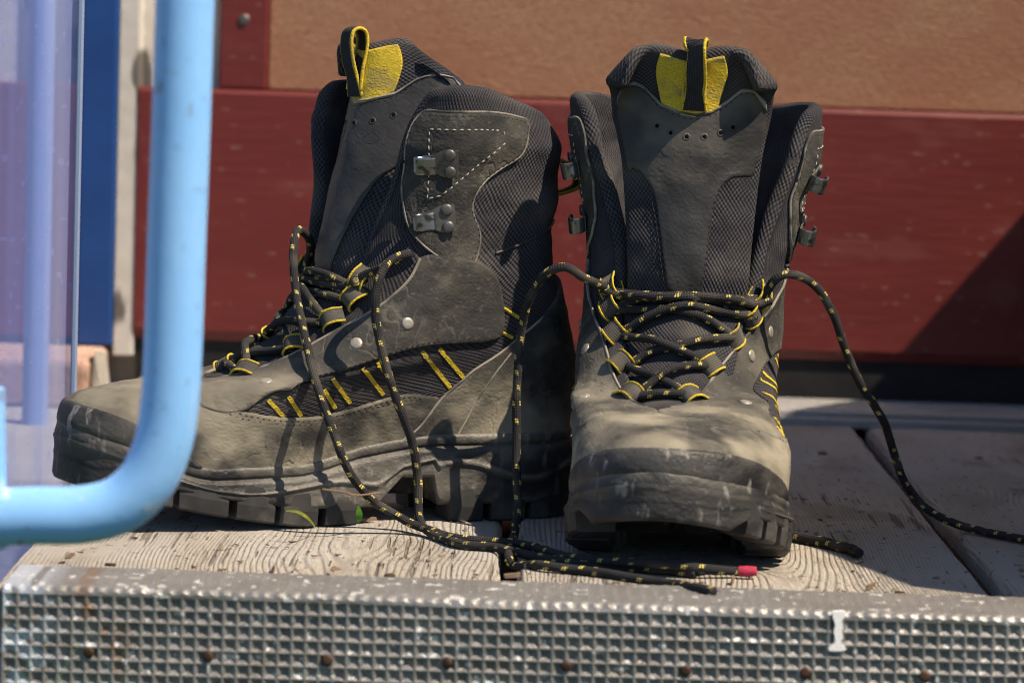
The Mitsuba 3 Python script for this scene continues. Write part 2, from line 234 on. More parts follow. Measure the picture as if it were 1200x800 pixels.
def sheet(S, th, rim=4, uvscale=(.17, .2)):
    """closed solid sheet: outer grid, rounded rim, inner grid; th a number or an array on the grid"""
    P, N = S.P, S.N; n, m = P.shape[:2]
    th = np.broadcast_to(np.asarray(th, float), (n, m))
    idx = np.arange(n * m).reshape(n, m)
    per = np.r_[idx[0, :-1], idx[:-1, -1], idx[-1, :0:-1], idx[:0:-1, 0]]
    Pf, Nf, tf = P.reshape(-1, 3), N.reshape(-1, 3), th.ravel()
    pp = Pf[per]; tan = np.roll(pp, -1, 0) - np.roll(pp, 1, 0); tan /= np.maximum(np.linalg.norm(tan, axis=1, keepdims=True), 1e-12)
    d = np.cross(tan, Nf[per]); d /= np.maximum(np.linalg.norm(d, axis=1, keepdims=True), 1e-12)
    inner = pp - np.array([S.pt(np.clip(S.A[i // m] * .97, -1, 1), .02 + .96 * S.T[i % m]) for i in per])
    if np.sum(d * inner) < 0: d = -d
    d = gaussian_filter1d(d, 7, axis=0, mode='wrap'); d /= np.linalg.norm(d, axis=1, keepdims=True)
    uv = np.stack(np.broadcast_arrays(S.A[:, None] * uvscale[0], S.T[None] * uvscale[1]), -1).reshape(-1, 2)
    ii, jj = per // m, per % m; out2 = np.stack([np.where(ii == 0, -1., np.where(ii == n - 1, 1., 0)), np.where(jj == 0, -1., np.where(jj == m - 1, 1., 0))], 1)
    V = [Pf]; UV = [uv]; base = n * m; rings = [per]
    for k in range(1, rim + 1):
        ph = np.pi * k / (rim + 1); h = tf[per][:, None] / 2
        V.append(pp - Nf[per] * h + (Nf[per] * np.cos(ph) + d * np.sin(ph)) * h); UV.append(uv[per] + out2 * (ph * h)); rings.append(base + np.arange(len(per))); base += len(per)
    V.append(Pf - Nf * tf[:, None]); UV.append(uv); rings.append(base + per)
    F = [gridfaces(n, m), gridfaces(n, m, True) + base]
    for r0, r1 in zip(rings[:-1], rings[1:]):
        a0, a1, b0, b1 = r0, np.roll(r0, -1), r1, np.roll(r1, -1)
        F += [np.stack([a0, b0, a1], 1), np.stack([a1, b0, b1], 1)]
    M = trimesh.Trimesh(np.vstack(V), np.vstack(F), process=False)
    fn = np.cross(M.vertices[M.faces[:, 1]] - M.vertices[M.faces[:, 0]], M.vertices[M.faces[:, 2]] - M.vertices[M.faces[:, 0]])
    k = len(F[0])
    if np.sum(fn[:k] * Nf[M.faces[:k, 0]]) < 0: M = trimesh.Trimesh(M.vertices, M.faces[:, ::-1], process=False)
    return M, np.vstack(UV)
SC = np.array([.17, .20])
def patch(S, poly, h=.0014, r=.0014, lift=.0002, step=.0009, smooth=True, wrinkle=0.0, seed=0, closed_curve=True, grid=.0022, edge=.45):
    """a raised piece following surface S inside the outline poly (in a, t), its edge rounded; returns mesh, uv, outline points"""
    pl = np.asarray(poly, float) * SC
    if smooth: pl = catmull(pl, 10, True)
    ol = resample(pl, step, True); pg = sg.Polygon(ol).buffer(0)
    if pg.geom_type != 'Polygon': pg = max(pg.geoms, key=lambda g: g.area)
    ol = resample(np.array(pg.exterior.coords)[:-1], step, True)
    pts = [ol]
    for off in (.0007, .0016):
        g = pg.buffer(-off)
        for gg in getattr(g, 'geoms', [g]):
            if not gg.is_empty: pts.append(resample(np.array(gg.exterior.coords)[:-1], step * 1.3, True))
    x0, y0, x1, y1 = pg.bounds
    gx, gy = np.meshgrid(np.arange(x0, x1, grid), np.arange(y0, y1, grid)); gx[1::2] += grid / 2
    gp = np.stack([gx.ravel(), gy.ravel()], 1)
    import shapely
    core = pg.buffer(-.0026)
    if not core.is_empty: pts.append(gp[shapely.contains_xy(core, gp[:, 0], gp[:, 1])])
    p2 = np.vstack(pts)
    tri = Delaunay(p2).simplices; cen = p2[tri].mean(1); tri = tri[shapely.contains_xy(pg, cen[:, 0], cen[:, 1])]
    a, t = p2[:, 0] / SC[0], p2[:, 1] / SC[1]
    P, N = S.pt(a, t), S.nm(a, t)
    nb = len(ol)
    d = cKDTree(P[:nb]).query(P)[0]
    hh = lift + h * (edge + (1 - edge) * np.sqrt(np.maximum(1 - (1 - np.clip(d / r, 0, 1))**2, 0)))
    if wrinkle: hh = hh + wrinkle * (meshkit.fbm(P * 70 + seed, 3, seed) - .45) * np.clip(d / .004, 0, 1)
    top = P + N * hh[:, None]
    bot = P[:nb] - N[:nb] * .0015
    V = np.vstack([top, top[:nb], bot]); n = len(top)
    i = np.arange(nb); j = (i + 1) % nb
    fn = np.cross(top[tri[:, 1]] - top[tri[:, 0]], top[tri[:, 2]] - top[tri[:, 0]])
    flip = np.sum(fn * N[tri[:, 0]], 1) < 0; tri[flip] = tri[flip][:, ::-1]
    ccw = pg.exterior.is_ccw; sk = np.vstack([np.stack([n + i, n + nb + j, n + j], 1), np.stack([n + i, n + nb + i, n + nb + j], 1)])
    if ccw == (np.mean(flip) < .5): sk = sk[:, ::-1]
    sk = sk[:, ::-1] if False else sk
    return trimesh.Trimesh(V, np.vstack([tri, sk]), process=False), np.vstack([p2, ol, ol]), (ol / SC)
TOE_LIFT, TOE_FROM = .026, .158
def ground_line(x):
    """height of the tread above the boards along the boot: heel edge, arch, ball, toe spring"""
    return np.where(x < .012, .005 * (1 - np.clip(x, -.01, .012) / .012)**2, 0) + TOE_LIFT * np.clip((x - TOE_FROM) / (.283 - TOE_FROM), 0, 1.1)**1.25
def sole_bottom(x):
    g = ground_line(x)
    arch = .0245 * np.clip((x - .084) / .004, 0, 1) * np.clip((.130 - x) / .024, 0, 1)
    lug = np.where(x < .258, .0095, .0095 * np.clip((.268 - x) / .01, 0, 1))
    return np.maximum(g + lug, arch)
def sole_outline(n=480):
    a = np.linspace(-1, 1, n, endpoint=False)
    q = .5 * (1 - np.cos(np.pi * np.abs(a))); x, z, h = loop(0 * a, q)
    p = np.stack([x, np.sign(a) * h + YC(x)], 1)
    p = resample(p, .0016, True)
    for _ in range(3): p = (np.roll(p, 1, 0) + 2 * p + np.roll(p, -1, 0)) / 4
    t = np.roll(p, -1, 0) - np.roll(p, 1, 0); t /= np.linalg.norm(t, axis=1, keepdims=True)
    nn = np.stack([t[:, 1], -t[:, 0]], 1)
    if np.sum(nn * (p - p.mean(0))) < 0: nn = -nn
    s = np.r_[0, np.cumsum(np.linalg.norm(np.diff(p, axis=0), axis=1))]
    return p, nn, s
SO, SN, SS = sole_outline()
def sole_mesh():
    p, nn, s = np.vstack([SO, SO[:1]]), np.vstack([SN, SN[:1]]), np.r_[SS, SS[-1] + .0016]; x = p[:, 0]
    q = np.clip((x + .003) / .285, 0, 1); zt = Z0(q) + .0035; m = sole_bottom(x); n = len(p)
    toe = np.clip((x - .225) / .03, 0, 1)
    wob = (meshkit.fbm(np.stack([p[:, 0] * 90, p[:, 1] * 90, 0 * x], 1), 3, 2) - .5) * .0007
    rows, dv = [], []
    def row(off, z, dust=0.1): rows.append(np.stack([p[:, 0] + nn[:, 0] * off, p[:, 1] + nn[:, 1] * off, z], 1)); dv.append(dust + 0 * x)
    row(-.006, zt - .002, .6); row(-.0005, zt + .0004, .7); row(.0014 + wob, zt + .0010, .8); row(.0026 + wob, zt + .0004, .7); row(.0031 + wob, zt - .0012, .45)
    d = zt - m
    row(.0030 + .0008 * toe + wob, zt - .0040, .15); row(.0020 + .0022 * toe + wob, zt - .0050, .1); row(.0022 + .0020 * toe + wob, zt - .0060, .1); row(.0040 + .001 * toe + wob, zt - .0072, .3)
    wv = .16 * np.sin(s * 75) * (1 - toe)
    def lv(k): return zt - .0072 - (d - .0072) * k
    row(.0044 + wob, lv(.12), .15); row(.0042 + wob, lv(.30 + wv), .1); row(.0046 + .0014 * (1 - toe) + wob, lv(.36 + wv), .75 * (1 - toe)); row(.0046 + .0012 * (1 - toe) + wob, lv(.42 + wv), .35 * (1 - toe)); row(.0044 + wob, lv(.50 + wv), .05); row(.0048 + wob, lv(.72), .1); row(.0050 + wob, lv(.88), .15)
    row(.0040 + wob, m + .0006, .25); row(.0026, m, .1); row(-.012, m + .001, 0); row(-.030, m + .001, 0)
    R = np.array(rows)
    R[-1, :, 1] = R[-1, :, 1] * .2 + .8 * 0
    V = R.reshape(-1, 3); k = len(rows)
    i = np.arange(n - 1); F = []
    for r in range(k - 1):
        a0, a1, b0, b1 = r * n + i, r * n + i + 1, (r + 1) * n + i, (r + 1) * n + i + 1
        F += [np.stack([a0, b0, a1], 1), np.stack([a1, b0, b1], 1)]
    V = np.vstack([V, [[.14, 0, .012]]]); F.append(np.stack([(k - 1) * n + i, np.full(n - 1, len(V) - 1), (k - 1) * n + i + 1], 1))
    M = trimesh.Trimesh(V, np.vstack(F), process=False); 
    f0 = M.face_normals[n * 8: n * 10]; c0 = M.triangles_center[n * 8: n * 10] - np.array([.14, 0, .03])
    if np.sum(f0[:, :2] * c0[:, :2]) < 0: M = trimesh.Trimesh(V, M.faces[:, ::-1], process=False)
    lev = np.r_[np.array(dv).ravel(), 0]; uv = np.stack([np.r_[np.tile(s, k), 0], lev], 1)
    return M, uv
def lug_meshes():
    """tread blocks round the edge of the sole"""
    p, nn, s = SO, SN, SS; x = p[:, 0]; L = s[-1]; out = []
    def run(mask, n, gap, inn=.017):
        idx = np.nonzero(mask)[0]; brk = np.nonzero(np.diff(idx) > 1)[0]
        if len(brk): idx = np.r_[idx[brk[0] + 1:], idx[:brk[0] + 1]]
        pos = np.r_[0, np.cumsum(np.linalg.norm(np.diff(p[idx], axis=0), axis=1))]
        wd = RNG.uniform(.8, 1.2, n); ed = np.r_[0, np.cumsum(wd)] / wd.sum() * pos[-1]
        for k in range(n):
            lo, hi = ed[k] + gap / 2, ed[k + 1] - gap / 2; pts = []
            up_ = RNG.uniform(.005, .0125); sk = RNG.uniform(-.003, .003)
            for u in np.linspace(lo, hi, 4):
                i = idx[min(np.searchsorted(pos, u), len(idx) - 1)]; c, m2 = p[i], nn[i]; g = float(ground_line(c[0])); t = float(sole_bottom(c[0]))
                sh = .0012 * abs((u - (lo + hi) / 2) / (hi - lo) * 2)**3
                ft = 1 - abs((u - sk - (lo + hi) / 2) / (hi - lo) * 2)**1.6
                for off, z in ((.0048 - sh, t + .002 + max(ft, 0) * up_), (.0056 - sh, t - .001), (.0046 - sh, g + .0012), (.003 - sh, g), (-inn, g), (-inn, t)): pts.append([*(c + m2 * off), z])
            out.append(hull(pts))
    run((x > .128) & (x < .262) & (p[:, 1] > 0), 9, .0036); run((x > .128) & (x < .256) & (p[:, 1] < 0), 5, .0034)
    run((x < .083), 7, .004)
    return out
def hook_parts():
    """open lace hook, its plate in the xy plane, +x forward: plate, hook, two rivets"""
    o = sg.Polygon([(-.010, -.0065), (-.003, -.0065), (.002, -.004), (.008, -.0035), (.008, .0035), (.002, .004), (-.003, .0065), (-.010, .0065)]).buffer(.0012).buffer(-.0006)
    plate = trimesh.creation.extrude_polygon(o, .0011, engine='earcut')
    prof = np.array([(.004, .0006), (.0085, .0010), (.0112, .0026), (.0120, .0052), (.0108, .0076), (.0080, .0086), (.0045, .0084), (.0020, .0078), (.0010, .0068)])
    prof = catmull(prof, 5); nrm = np.stack([-np.gradient(prof[:, 1]), np.gradient(prof[:, 0])], 1); nrm /= np.linalg.norm(nrm, axis=1, keepdims=True)
    V = []; w = np.interp(np.linspace(0, 1, len(prof)), [0, .3, 1], [.0036, .0042, .0046])
    for (px, pz), (nx, nz), hw in zip(prof, nrm, w):
        for yy, off in ((-hw, .0004), (-hw + .0006, .0008), (hw - .0006, .0008), (hw, .0004), (hw, -.0004), (hw - .0006, -.0006), (-hw + .0006, -.0006), (-hw, -.0004)): V.append([px + nx * off, yy, pz + nz * off])
    n = len(prof); F = []
    for i in range(n - 1):
        for j in range(8): a, b, c, d = i * 8 + j, i * 8 + (j + 1) % 8, (i + 1) * 8 + j, (i + 1) * 8 + (j + 1) % 8; F += [[a, b, d], [a, d, c]]
    for base, fl in ((0, 1), ((n - 1) * 8, 0)):
        for j in range(1, 7): F.append([base, base + j + fl, base + j + 1 - fl])
    hk = trimesh.Trimesh(V, F, process=False); trimesh.repair.fix_normals(hk)
    riv = []
    for yy in (-.0045, .0045): riv.append(moved(rivet(.0032, .0016), lookat_frame([-.0062, yy, .001], [1, 0, 0], [0, 0, 1])))
    return plate, hk, riv
def rivet(r, h, n=24):
    pr = np.array([(r, -.0012), (r, h * .35), (r * .93, h * .62), (r * .72, h * .88), (r * .4, h * .99), (0, h)])
    return trimesh.creation.revolve(pr, sections=n)
def strip(path, side, width, th, n_side=1):
    """flat band of given width along path (k,3); side (k,3) = across direction; closed with thickness th"""
    p = np.asarray(path, float); t = np.gradient(p, axis=0); t /= np.linalg.norm(t, axis=1, keepdims=True)
    s = np.broadcast_to(np.asarray(side, float), p.shape); s = s - t * np.sum(s * t, 1, keepdims=True); s = s / np.linalg.norm(s, axis=1, keepdims=True)
    n = np.cross(t, s); k = len(p); w = np.broadcast_to(np.asarray(width, float), (k,))[:, None]
    c = [(-.5, .5), (-.44, .9), (-.2, 1), (.2, 1), (.44, .9), (.5, .5), (.5, -.5), (.44, -.9), (-.44, -.9), (-.5, -.5)]
    V = np.stack([p + s * w * a + n * th * .5 * b for a, b in c], 1).reshape(-1, 3); m = len(c); F = []
    d = np.r_[0, np.cumsum(np.linalg.norm(np.diff(p, axis=0), axis=1))]
    uv = np.stack(np.broadcast_arrays(np.array([a for a, b in c])[None] * w, d[:, None]), -1).reshape(-1, 2)
    i = np.arange(k - 1)[:, None] * m; j = np.arange(m)[None]; jj = (j + 1) % m
    F = np.vstack([np.stack([(i + j).ravel(), (i + jj).ravel(), (i + m + jj).ravel()], 1), np.stack([(i + j).ravel(), (i + m + jj).ravel(), (i + m + j).ravel()], 1)])
    F = np.vstack([F, [[0, q, q + 1] for q in range(1, m - 1)], [[(k - 1) * m, (k - 1) * m + q + 1, (k - 1) * m + q] for q in range(1, m - 1)]])
    M = trimesh.Trimesh(V, F, process=False); trimesh.repair.fix_normals(M)
    return M, uv, (p - s * w * .47 + n * th * .5, p + s * w * .47 + n * th * .5)
# ------------------------------------------------------------------ materials
SOLE_LENGTH = float(SS[-1])
def rgb(*c): return dict(type='rgb', value=[float(x) for x in c])
def mat(name, fn_or_rgb, rough=.6, spec=.4, bump=None, scale=1.0, eps=2e-4, two=True, **kw):
    d = dict(type='principled', base_color=proc(fn_or_rgb) if callable(fn_or_rgb) else rgb(*fn_or_rgb), roughness=rough, specular=spec, **kw)
    if bump is not None: d = dict(type='bumpmap', arbitrary=proc(bump, eps), scale=scale, b=d)
    scene[name] = dict(type='twosided', b=d) if two else d
def f3(p, s, o=3): return fbm(p.x * s, p.y * s, p.z * s, o)
def dust(p, n, lo=.38, hi=.68): return smoothstep(lo, hi, f3(p, 42, 4)) * (.55 + .45 * dr.clip(n.z * .8 + .3, 0, 1))
def crease(p): return smoothstep(.035, .0, dr.abs(fbm(p.x * 75, p.y * 75, p.z * 40, 3) - .5)) * smoothstep(.42, .62, f3(p, 32, 2))
def leather_c(p, n, uv):
    cr = crease(p); c = mix((.024, .0245, .0255), (.062, .061, .058), f3(p, 130, 3)); c = mix(c, (.17, .16, .135), .35 * cr)
    c = mix(c, (.26, .238, .185), .95 * smoothstep(.105, .04, p.z + .05 * (f3(p, 60, 3) - .5)) * smoothstep(.24, .58, f3(p, 42, 4)) + .30 * dust(p, n, .44, .72))
    c = mix(c, (.30, .28, .24), .14 * smoothstep(.60, .85, f3(p, 420, 2)))
    return mix(c, (.02, .02, .02), .5 * smoothstep(.70, .84, f3(p + mi.Point3f(3, 1, 2), 75, 3)))
def leather_b(p, n, uv): return .00035 * f3(p, 900, 3) + .00045 * f3(p, 190, 3) - .0003 * crease(p)
mat('leather', leather_c, .78, .25, leather_b, 1.0)
def smooth_c(p, n, uv): return mix(mix((.019, .019, .021), (.043, .042, .041), f3(p, 90, 3)), (.20, .18, .145), .5 * dust(p, n, .45, .75))
mat('smooth_leather', smooth_c, .52, .4, lambda p, n, uv: .0002 * f3(p, 700, 2) + .0004 * f3(p, 120, 3), 1.0)
def weave(uv, pitch=.0026):
    a = uv.x / pitch; b = uv.y / pitch
    return .5 + .5 * dr.sin(6.2832 * a) * dr.sin(6.2832 * b)
def textile_c(p, n, uv):
    uv = uv + .0011 * mi.Point2f(noise(p.x * 160, p.y * 160, p.z * 160) - .5, noise(p.x * 160, p.y * 160, 40 + p.z * 160) - .5)
    w = dr.clip(weave(uv) * (.55 + .9 * f3(p, 70, 3)), 0, 1)
    return mix(mix((.008, .008, .011), (.070, .069, .080), w), (.17, .155, .125), .3 * dust(p, n, .45, .75))
mat('textile', textile_c, .85, .2, lambda p, n, uv: .00055 * weave(uv) + .0008 * f3(p, 160, 2), 1.0, 1.5e-4)
def rubber_c(p, n, uv, toe=0.0):
    k = smoothstep(.07, .15, dr.minimum(uv.x, SOLE_LENGTH - uv.x)) * (1 - toe)
    c = mix((.010, .011, .013), (.024, .024, .026), f3(p, 160, 3))
    s = smoothstep(.56, .76, fbm(p.x * 300, p.y * 300, p.z * 90, 3)) * (1 + .5 * toe)
    c = mix(c, (.21, .20, .175), (.06 + .40 * k + .20 * toe) * smoothstep(.36, .64, f3(p, 42, 4)) + (1 - toe) * .85 * dr.clip(uv.y, 0, 1) * smoothstep(.25, .55, f3(p, 70, 3))); return mix(c, (.28, .27, .25), .55 * s * smoothstep(.4, .6, f3(p, 50, 2)))
mat('toe_rubber', lambda p, n, uv: rubber_c(p, n, uv, 1.0), .5, .4, lambda p, n, uv: .0004 * f3(p, 600, 3) + .0005 * f3(p, 110, 3), 1.0)
mat('lug_rubber', lambda p, n, uv: mix(mix((.020, .021, .023), (.042, .042, .043), f3(p, 160, 3)), (.20, .19, .165), .4 * smoothstep(.46, .74, f3(p, 60, 4))), .6, .4)
mat('worn_edge', lambda p, n, uv: mix((.07, .068, .062), (.27, .25, .21), smoothstep(.3, .6, f3(p, 90, 3))), .7, .3)
mat('rubber', rubber_c, .55, .4, lambda p, n, uv: .0005 * f3(p, 600, 3) + .001 * f3(p, 110, 3), 1.0)
def yellow_c(p, n, uv): return mix(mix((.62, .47, .045), (.50, .36, .03), smoothstep(.3, .7, noise(p.x * 1500, p.y * 1500, p.z * 1500))), (.22, .18, .09), .6 * smoothstep(.5, .75, f3(p, 90, 3)))
mat('yellow_web', yellow_c, .75, .2, lambda p, n, uv: .0004 * noise(p.x * 1400, p.y * 1400, p.z * 1400), 1.0)
def bweb_c(p, n, uv): return mix((.02, .02, .024), (.06, .06, .065), .5 + .5 * dr.sin(uv.x * 6283)) * (.7 + .6 * f3(p, 200, 2))
mat('black_web', bweb_c, .8, .2, lambda p, n, uv: .0002 * dr.sin(uv.x * 6283) + .0002 * dr.sin(uv.y * 7000), 1.0)
def rweb_c(p, n, uv): return mix(mix((.03, .03, .033), (.12, .115, .105), .5 + .5 * dr.sin(uv.x * 5200)), (.24, .215, .16), .5 * dust(p, n, .4, .7))
mat('ribbed_web', rweb_c, .8, .2, lambda p, n, uv: .0003 * dr.sin(uv.x * 5200), 1.0)
mat('thread_dark', (.028, .027, .025), .8, .2)
mat('thread_light', (.42, .40, .35), .8, .2)
mat('black', (.004, .004, .004), .9, .1)
def lace_c(p, n, uv):
    uv = mi.Point2f(uv.x + .05 * noise(uv.y * 120, 1.0, p.x * 60), uv.y + .0035 * noise(p.x * 55, p.y * 55, p.z * 55))
    L = .0086; k = dr.floor(uv.y / L); f = uv.y / L - k; u = uv.x * 3 + .37 * k
    u = u - dr.floor(u); g = f + .22 * (u - .5)
    on = smoothstep(.16, .20, g) * smoothstep(.50, .46, g) * smoothstep(.22, .28, u) * smoothstep(.72, .66, u) * smoothstep(.2, .3, cell_rand(k, dr.floor(uv.x * 3 + .37 * k)))
    on = on * (.55 + .45 * dr.sin(f * 6.2832 * 6))
    st = .5 + .5 * dr.sin(6.2832 * (uv.x * 8 + uv.y / .0026)) * dr.sin(6.2832 * (uv.x * 8 - uv.y / .0026))
    return mix(mix(mix((.010, .010, .012), (.042, .041, .044), st), (.14, .125, .10), .3 * smoothstep(.5, .75, f3(p, 80, 2))), (.72, .60, .16), on)
mat('lace', lace_c, .8, .25, lambda p, n, uv: .00018 * dr.sin(6.2832 * (uv.x * 8 + uv.y / .0026)) * dr.sin(6.2832 * (uv.x * 8 - uv.y / .0026)), 1.0, 1e-4)
def hookm(p, n, uv): return mix((.30, .31, .33), (.10, .09, .08), smoothstep(.5, .7, f3(p, 300, 3)))
mat('hook_metal', hookm, .28, .5, metallic=.9)
mat('dull_metal', lambda p, n, uv: mix((.17, .165, .155), (.10, .095, .085), f3(p, 500, 2)), .45, .5, metallic=.6)
mat('rivet_metal', lambda p, n, uv: mix((.42, .40, .36), (.24, .22, .18), f3(p, 500, 2)), .42, .5, metallic=.35)
mat('red_tip', lambda p, n, uv: mix((.55, .05, .10), (.30, .02, .05), f3(p, 900, 2)), .7, .3)
# boards, walls and rails
def rings(p):
    i = dr.floor((p.x + .238) / .2412)                       # one pith per plank
    x0 = -.238 + .2412 * (i + .30 + .5 * cell_rand(i, 5)); wx = p.x - x0 + .010 * (noise(p.x * 22, p.y * 9, i) - .5)
    zz = -.012 - .02 * cell_rand(i, 9) + .12 * (p.y + .25) * (cell_rand(i, 11) - .2) + .012 * (noise(p.x * 45, p.y * 14, 3 + i) - .5)
    return dr.sqrt(wx * wx + zz * zz) / .0022 + .8 * fbm(p.x * 55, p.y * 16, i, 2)
def ridge(p):
    r = rings(p); f = r - dr.floor(r); return smoothstep(0, .35, f) * smoothstep(1, .72, f)
def crack(p):
    return smoothstep(.66, .72, fbm(p.x * 420, p.y * 14, 2.0, 3)) * smoothstep(.5, .7, noise(p.x * 18, p.y * 14, 7.))
def wood_c(p, n, uv):
    w = ridge(p) * smoothstep(.15, .6, fbm(p.x * 30, p.y * 12, 6.0, 3)); w = .45 + (w - .45) * .8
    c = mix((.185, .164, .138), (.300, .275, .238), .35 + .65 * w * (.5 + fbm(p.x * 420, p.y * 30, 0, 3)))
    c = mix(c, (.30, .29, .27), .6 * smoothstep(.4, .7, fbm(p.x * 20, p.y * 9, 1.0, 3)))
    c = mix(c, (.13, .10, .075), .4 * smoothstep(.6, .8, fbm(p.x * 34, p.y * 12, 4.0, 3)))
    c = mix(c, (.07, .052, .04), .6 * crack(p))
    return mix(c, (.07, .045, .03), .55 * smoothstep(.88, .92, noise(p.x * 330, p.y * 170, 9.0)))
def wood_b(p, n, uv): return .0007 * ridge(p) - .0018 * crack(p) + .0006 * fbm(p.x * 700, p.y * 90, 0, 2)
mat('old_wood', wood_c, .85, .2, wood_b, 1.0, 2.5e-4)
def red_c(p, n, uv):
    c = mix((.118, .017, .015), (.155, .026, .021), fbm(p.x * 12, p.y * 12, p.z * 40, 3))
    c = mix(c, (.33, .17, .15), .10 * smoothstep(.60, .80, fbm(p.x * 26, 1.0, p.z * 34, 4)))
    return mix(c, (.30, .20, .17), .25 * smoothstep(.80, .84, fbm(p.x * 130, 3.0, p.z * 190, 2)))
mat('red_paint', red_c, .42, .45, lambda p, n, uv: .00025 * fbm(p.x * 40, p.y * 40, p.z * 300, 3), 1.0)
def stucco_c(p, n, uv): return mix(mix((.20, .098, .056), (.39, .225, .142), fbm(p.x * 520, p.y * 400, p.z * 520, 2)), (.26, .115, .07), .5 * smoothstep(.4, .7, fbm(p.x * 14, 2.0, p.z * 14, 3)))
mat('stucco', stucco_c, .85, .2, lambda p, n, uv: .0007 * fbm(p.x * 420, p.y * 260, p.z * 480, 3), 1.0, 4e-4)
def white_c(p, n, uv):
    c = mix((.62, .61, .57), (.50, .48, .43), fbm(p.x * 20, p.y * 20, p.z * 20, 3))
    return mix(c, (.05, .045, .04), .85 * smoothstep(.60, .72, fbm(p.x * 60, 1.0, p.z * 18, 3)))
mat('white_paint', white_c, .6, .3, lambda p, n, uv: .0008 * f3(p, 90, 3), 1.0)
mat('pole_paint', lambda p, n, uv: mix((.22, .34, .66), (.26, .38, .70), f3(p, 30, 3)), .4, .5)
mat('blue_paint', lambda p, n, uv: mix((.008, .045, .19), (.013, .065, .25), f3(p, 30, 3)), .4, .5)
def tube_c(p, n, uv):
    c = mix((.22, .50, .93), (.27, .55, .95), f3(p, 40, 3)); c = mix(c, (.10, .20, .40), .25 * smoothstep(.72, .80, f3(p, 170, 3)))
    c = mix(c, (.05, .09, .18), .35 * smoothstep(.88, .92, noise(p.x * 310, p.y * 310, p.z * 130))); c = mix(c, (.70, .74, .76), .5 * smoothstep(.66, .8, fbm(p.x * 160, p.y * 160, p.z * 30, 3)))
    return mix(c, (.16, .075, .035), smoothstep(.70, .76, f3(p, 75, 3)) * smoothstep(.3, -.3, n.z))
mat('rail_paint', tube_c, .33, .6, lambda p, n, uv: .00012 * f3(p, 150, 3), 1.0, clearcoat=.6, clearcoat_gloss=.8)
def steel_c(p, n, uv):
    c = mix((.31, .306, .300), (.19, .187, .183), fbm(p.x * 60, p.y * 60, p.z * 60, 4))
    c = mix(c, (.18, .14, .10), .35 * smoothstep(.62, .76, fbm(p.x * 75, p.y * 40, p.z * 75, 3)))
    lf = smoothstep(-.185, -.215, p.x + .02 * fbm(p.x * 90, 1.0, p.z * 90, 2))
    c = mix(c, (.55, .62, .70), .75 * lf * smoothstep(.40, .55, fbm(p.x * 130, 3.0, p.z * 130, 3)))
    c = mix(c, (.22, .13, .07), .7 * smoothstep(.55, .7, fbm(p.x * 120, 5.0, p.z * 60, 3)) * smoothstep(.03, .0, dr.abs(p.x + .19)))
    return mix(c, (.75, .75, .74), .8 * smoothstep(.835, .86, noise(p.x * 260, p.y * 260, p.z * 260)))
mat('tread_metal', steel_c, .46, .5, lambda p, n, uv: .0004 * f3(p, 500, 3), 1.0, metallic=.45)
mat('chalk_white', (.90, .90, .89), .8, .2)
mat('rust', lambda p, n, uv: mix((.10, .045, .02), (.04, .03, .025), f3(p, 400, 2)), .6, .4, metallic=.3)
mat('seal', lambda p, n, uv: mix((.007, .007, .008), (.02, .02, .022), f3(p, 60, 3)), .6, .3)
mat('sill_metal', lambda p, n, uv: mix((.30, .31, .33), (.20, .19, .17), fbm(p.x * 25, p.y * 90, p.z * 90, 3)), .5, .4, lambda p, n, uv: .0005 * f3(p, 200, 2), 1.0)
def brick_c(p, n, uv): return mix(mix((.36, .22, .17), (.42, .30, .24), f3(p, 90, 3)), (.20, .13, .10), .6 * smoothstep(.55, .7, f3(p, 140, 3)))
mat('brick_clay', brick_c, .85, .2, lambda p, n, uv: .0012 * f3(p, 220, 3), 1.0)
mat('concrete', lambda p, n, uv: mix((.36, .34, .31), (.26, .245, .22), f3(p, 25, 4)), .85, .2, lambda p, n, uv: .001 * f3(p, 200, 3), 1.0)
mat('crate_wood', lambda p, n, uv: mix((.22, .15, .09), (.32, .23, .14), fbm(p.x * 12, p.y * 12, p.z * 90, 3)), .75, .3)
mat('soil', lambda p, n, uv: mix((.05, .075, .025), (.09, .075, .045), f3(p, 9, 4)), .95, .1)
scene['leaf'] = dict(type='principledthin', base_color=proc(lambda p, n, uv: mix((.07, .20, .03), (.16, .33, .06), f3(p, 25, 2))), roughness=.5, diff_trans=.8)
scene['dry_leaf'] = dict(type='principledthin', base_color=rgb(.30, .34, .06), roughness=.6, diff_trans=.6)
mat('chip', lambda p, n, uv: mix((.24, .175, .125), (.13, .09, .06), f3(p, 200, 2)), .8, .2)
scene['acrylic'] = dict(type='blendbsdf', weight=proc(lambda p, n, uv: .40 + .22 * smoothstep(.35, .75, fbm(p.x * 70, 1.0, p.z * 1.2, 3)) + .12 * smoothstep(.74, .8, fbm(p.x * 260, 2.0, p.z * 160, 2)) + .10 * smoothstep(.06, -.04, p.z)),
    a=dict(type='thindielectric', specular_transmittance=rgb(.80, .86, .98)), b=dict(type='twosided', b=dict(type='diffuse', reflectance=proc(lambda p, n, uv: mix((.30, .38, .85), (.80, .78, .90), smoothstep(.35, .65, fbm(p.x * 50, 4.0, p.z * .8, 3)))))))
mat('acrylic_edge', (.24, .32, .50), .25, .5)
# ------------------------------------------------------------------ the setting
def struct(name, mesh, m, **kw): return put(name, mesh, m, kind='structure', **kw)
struct('ground', trimesh.Trimesh(*(lambda g: (np.c_[g, np.full(4, -.42)], [[0, 1, 2], [0, 2, 3]]))(np.array([[-60, -60], [60, -60], [60, 60], [-60, 60.]])), process=False), 'soil')
put('concrete_pad', box((-1.4, .13, -.40), (-.2415, .62, -.002), .004), 'concrete', kind='structure')
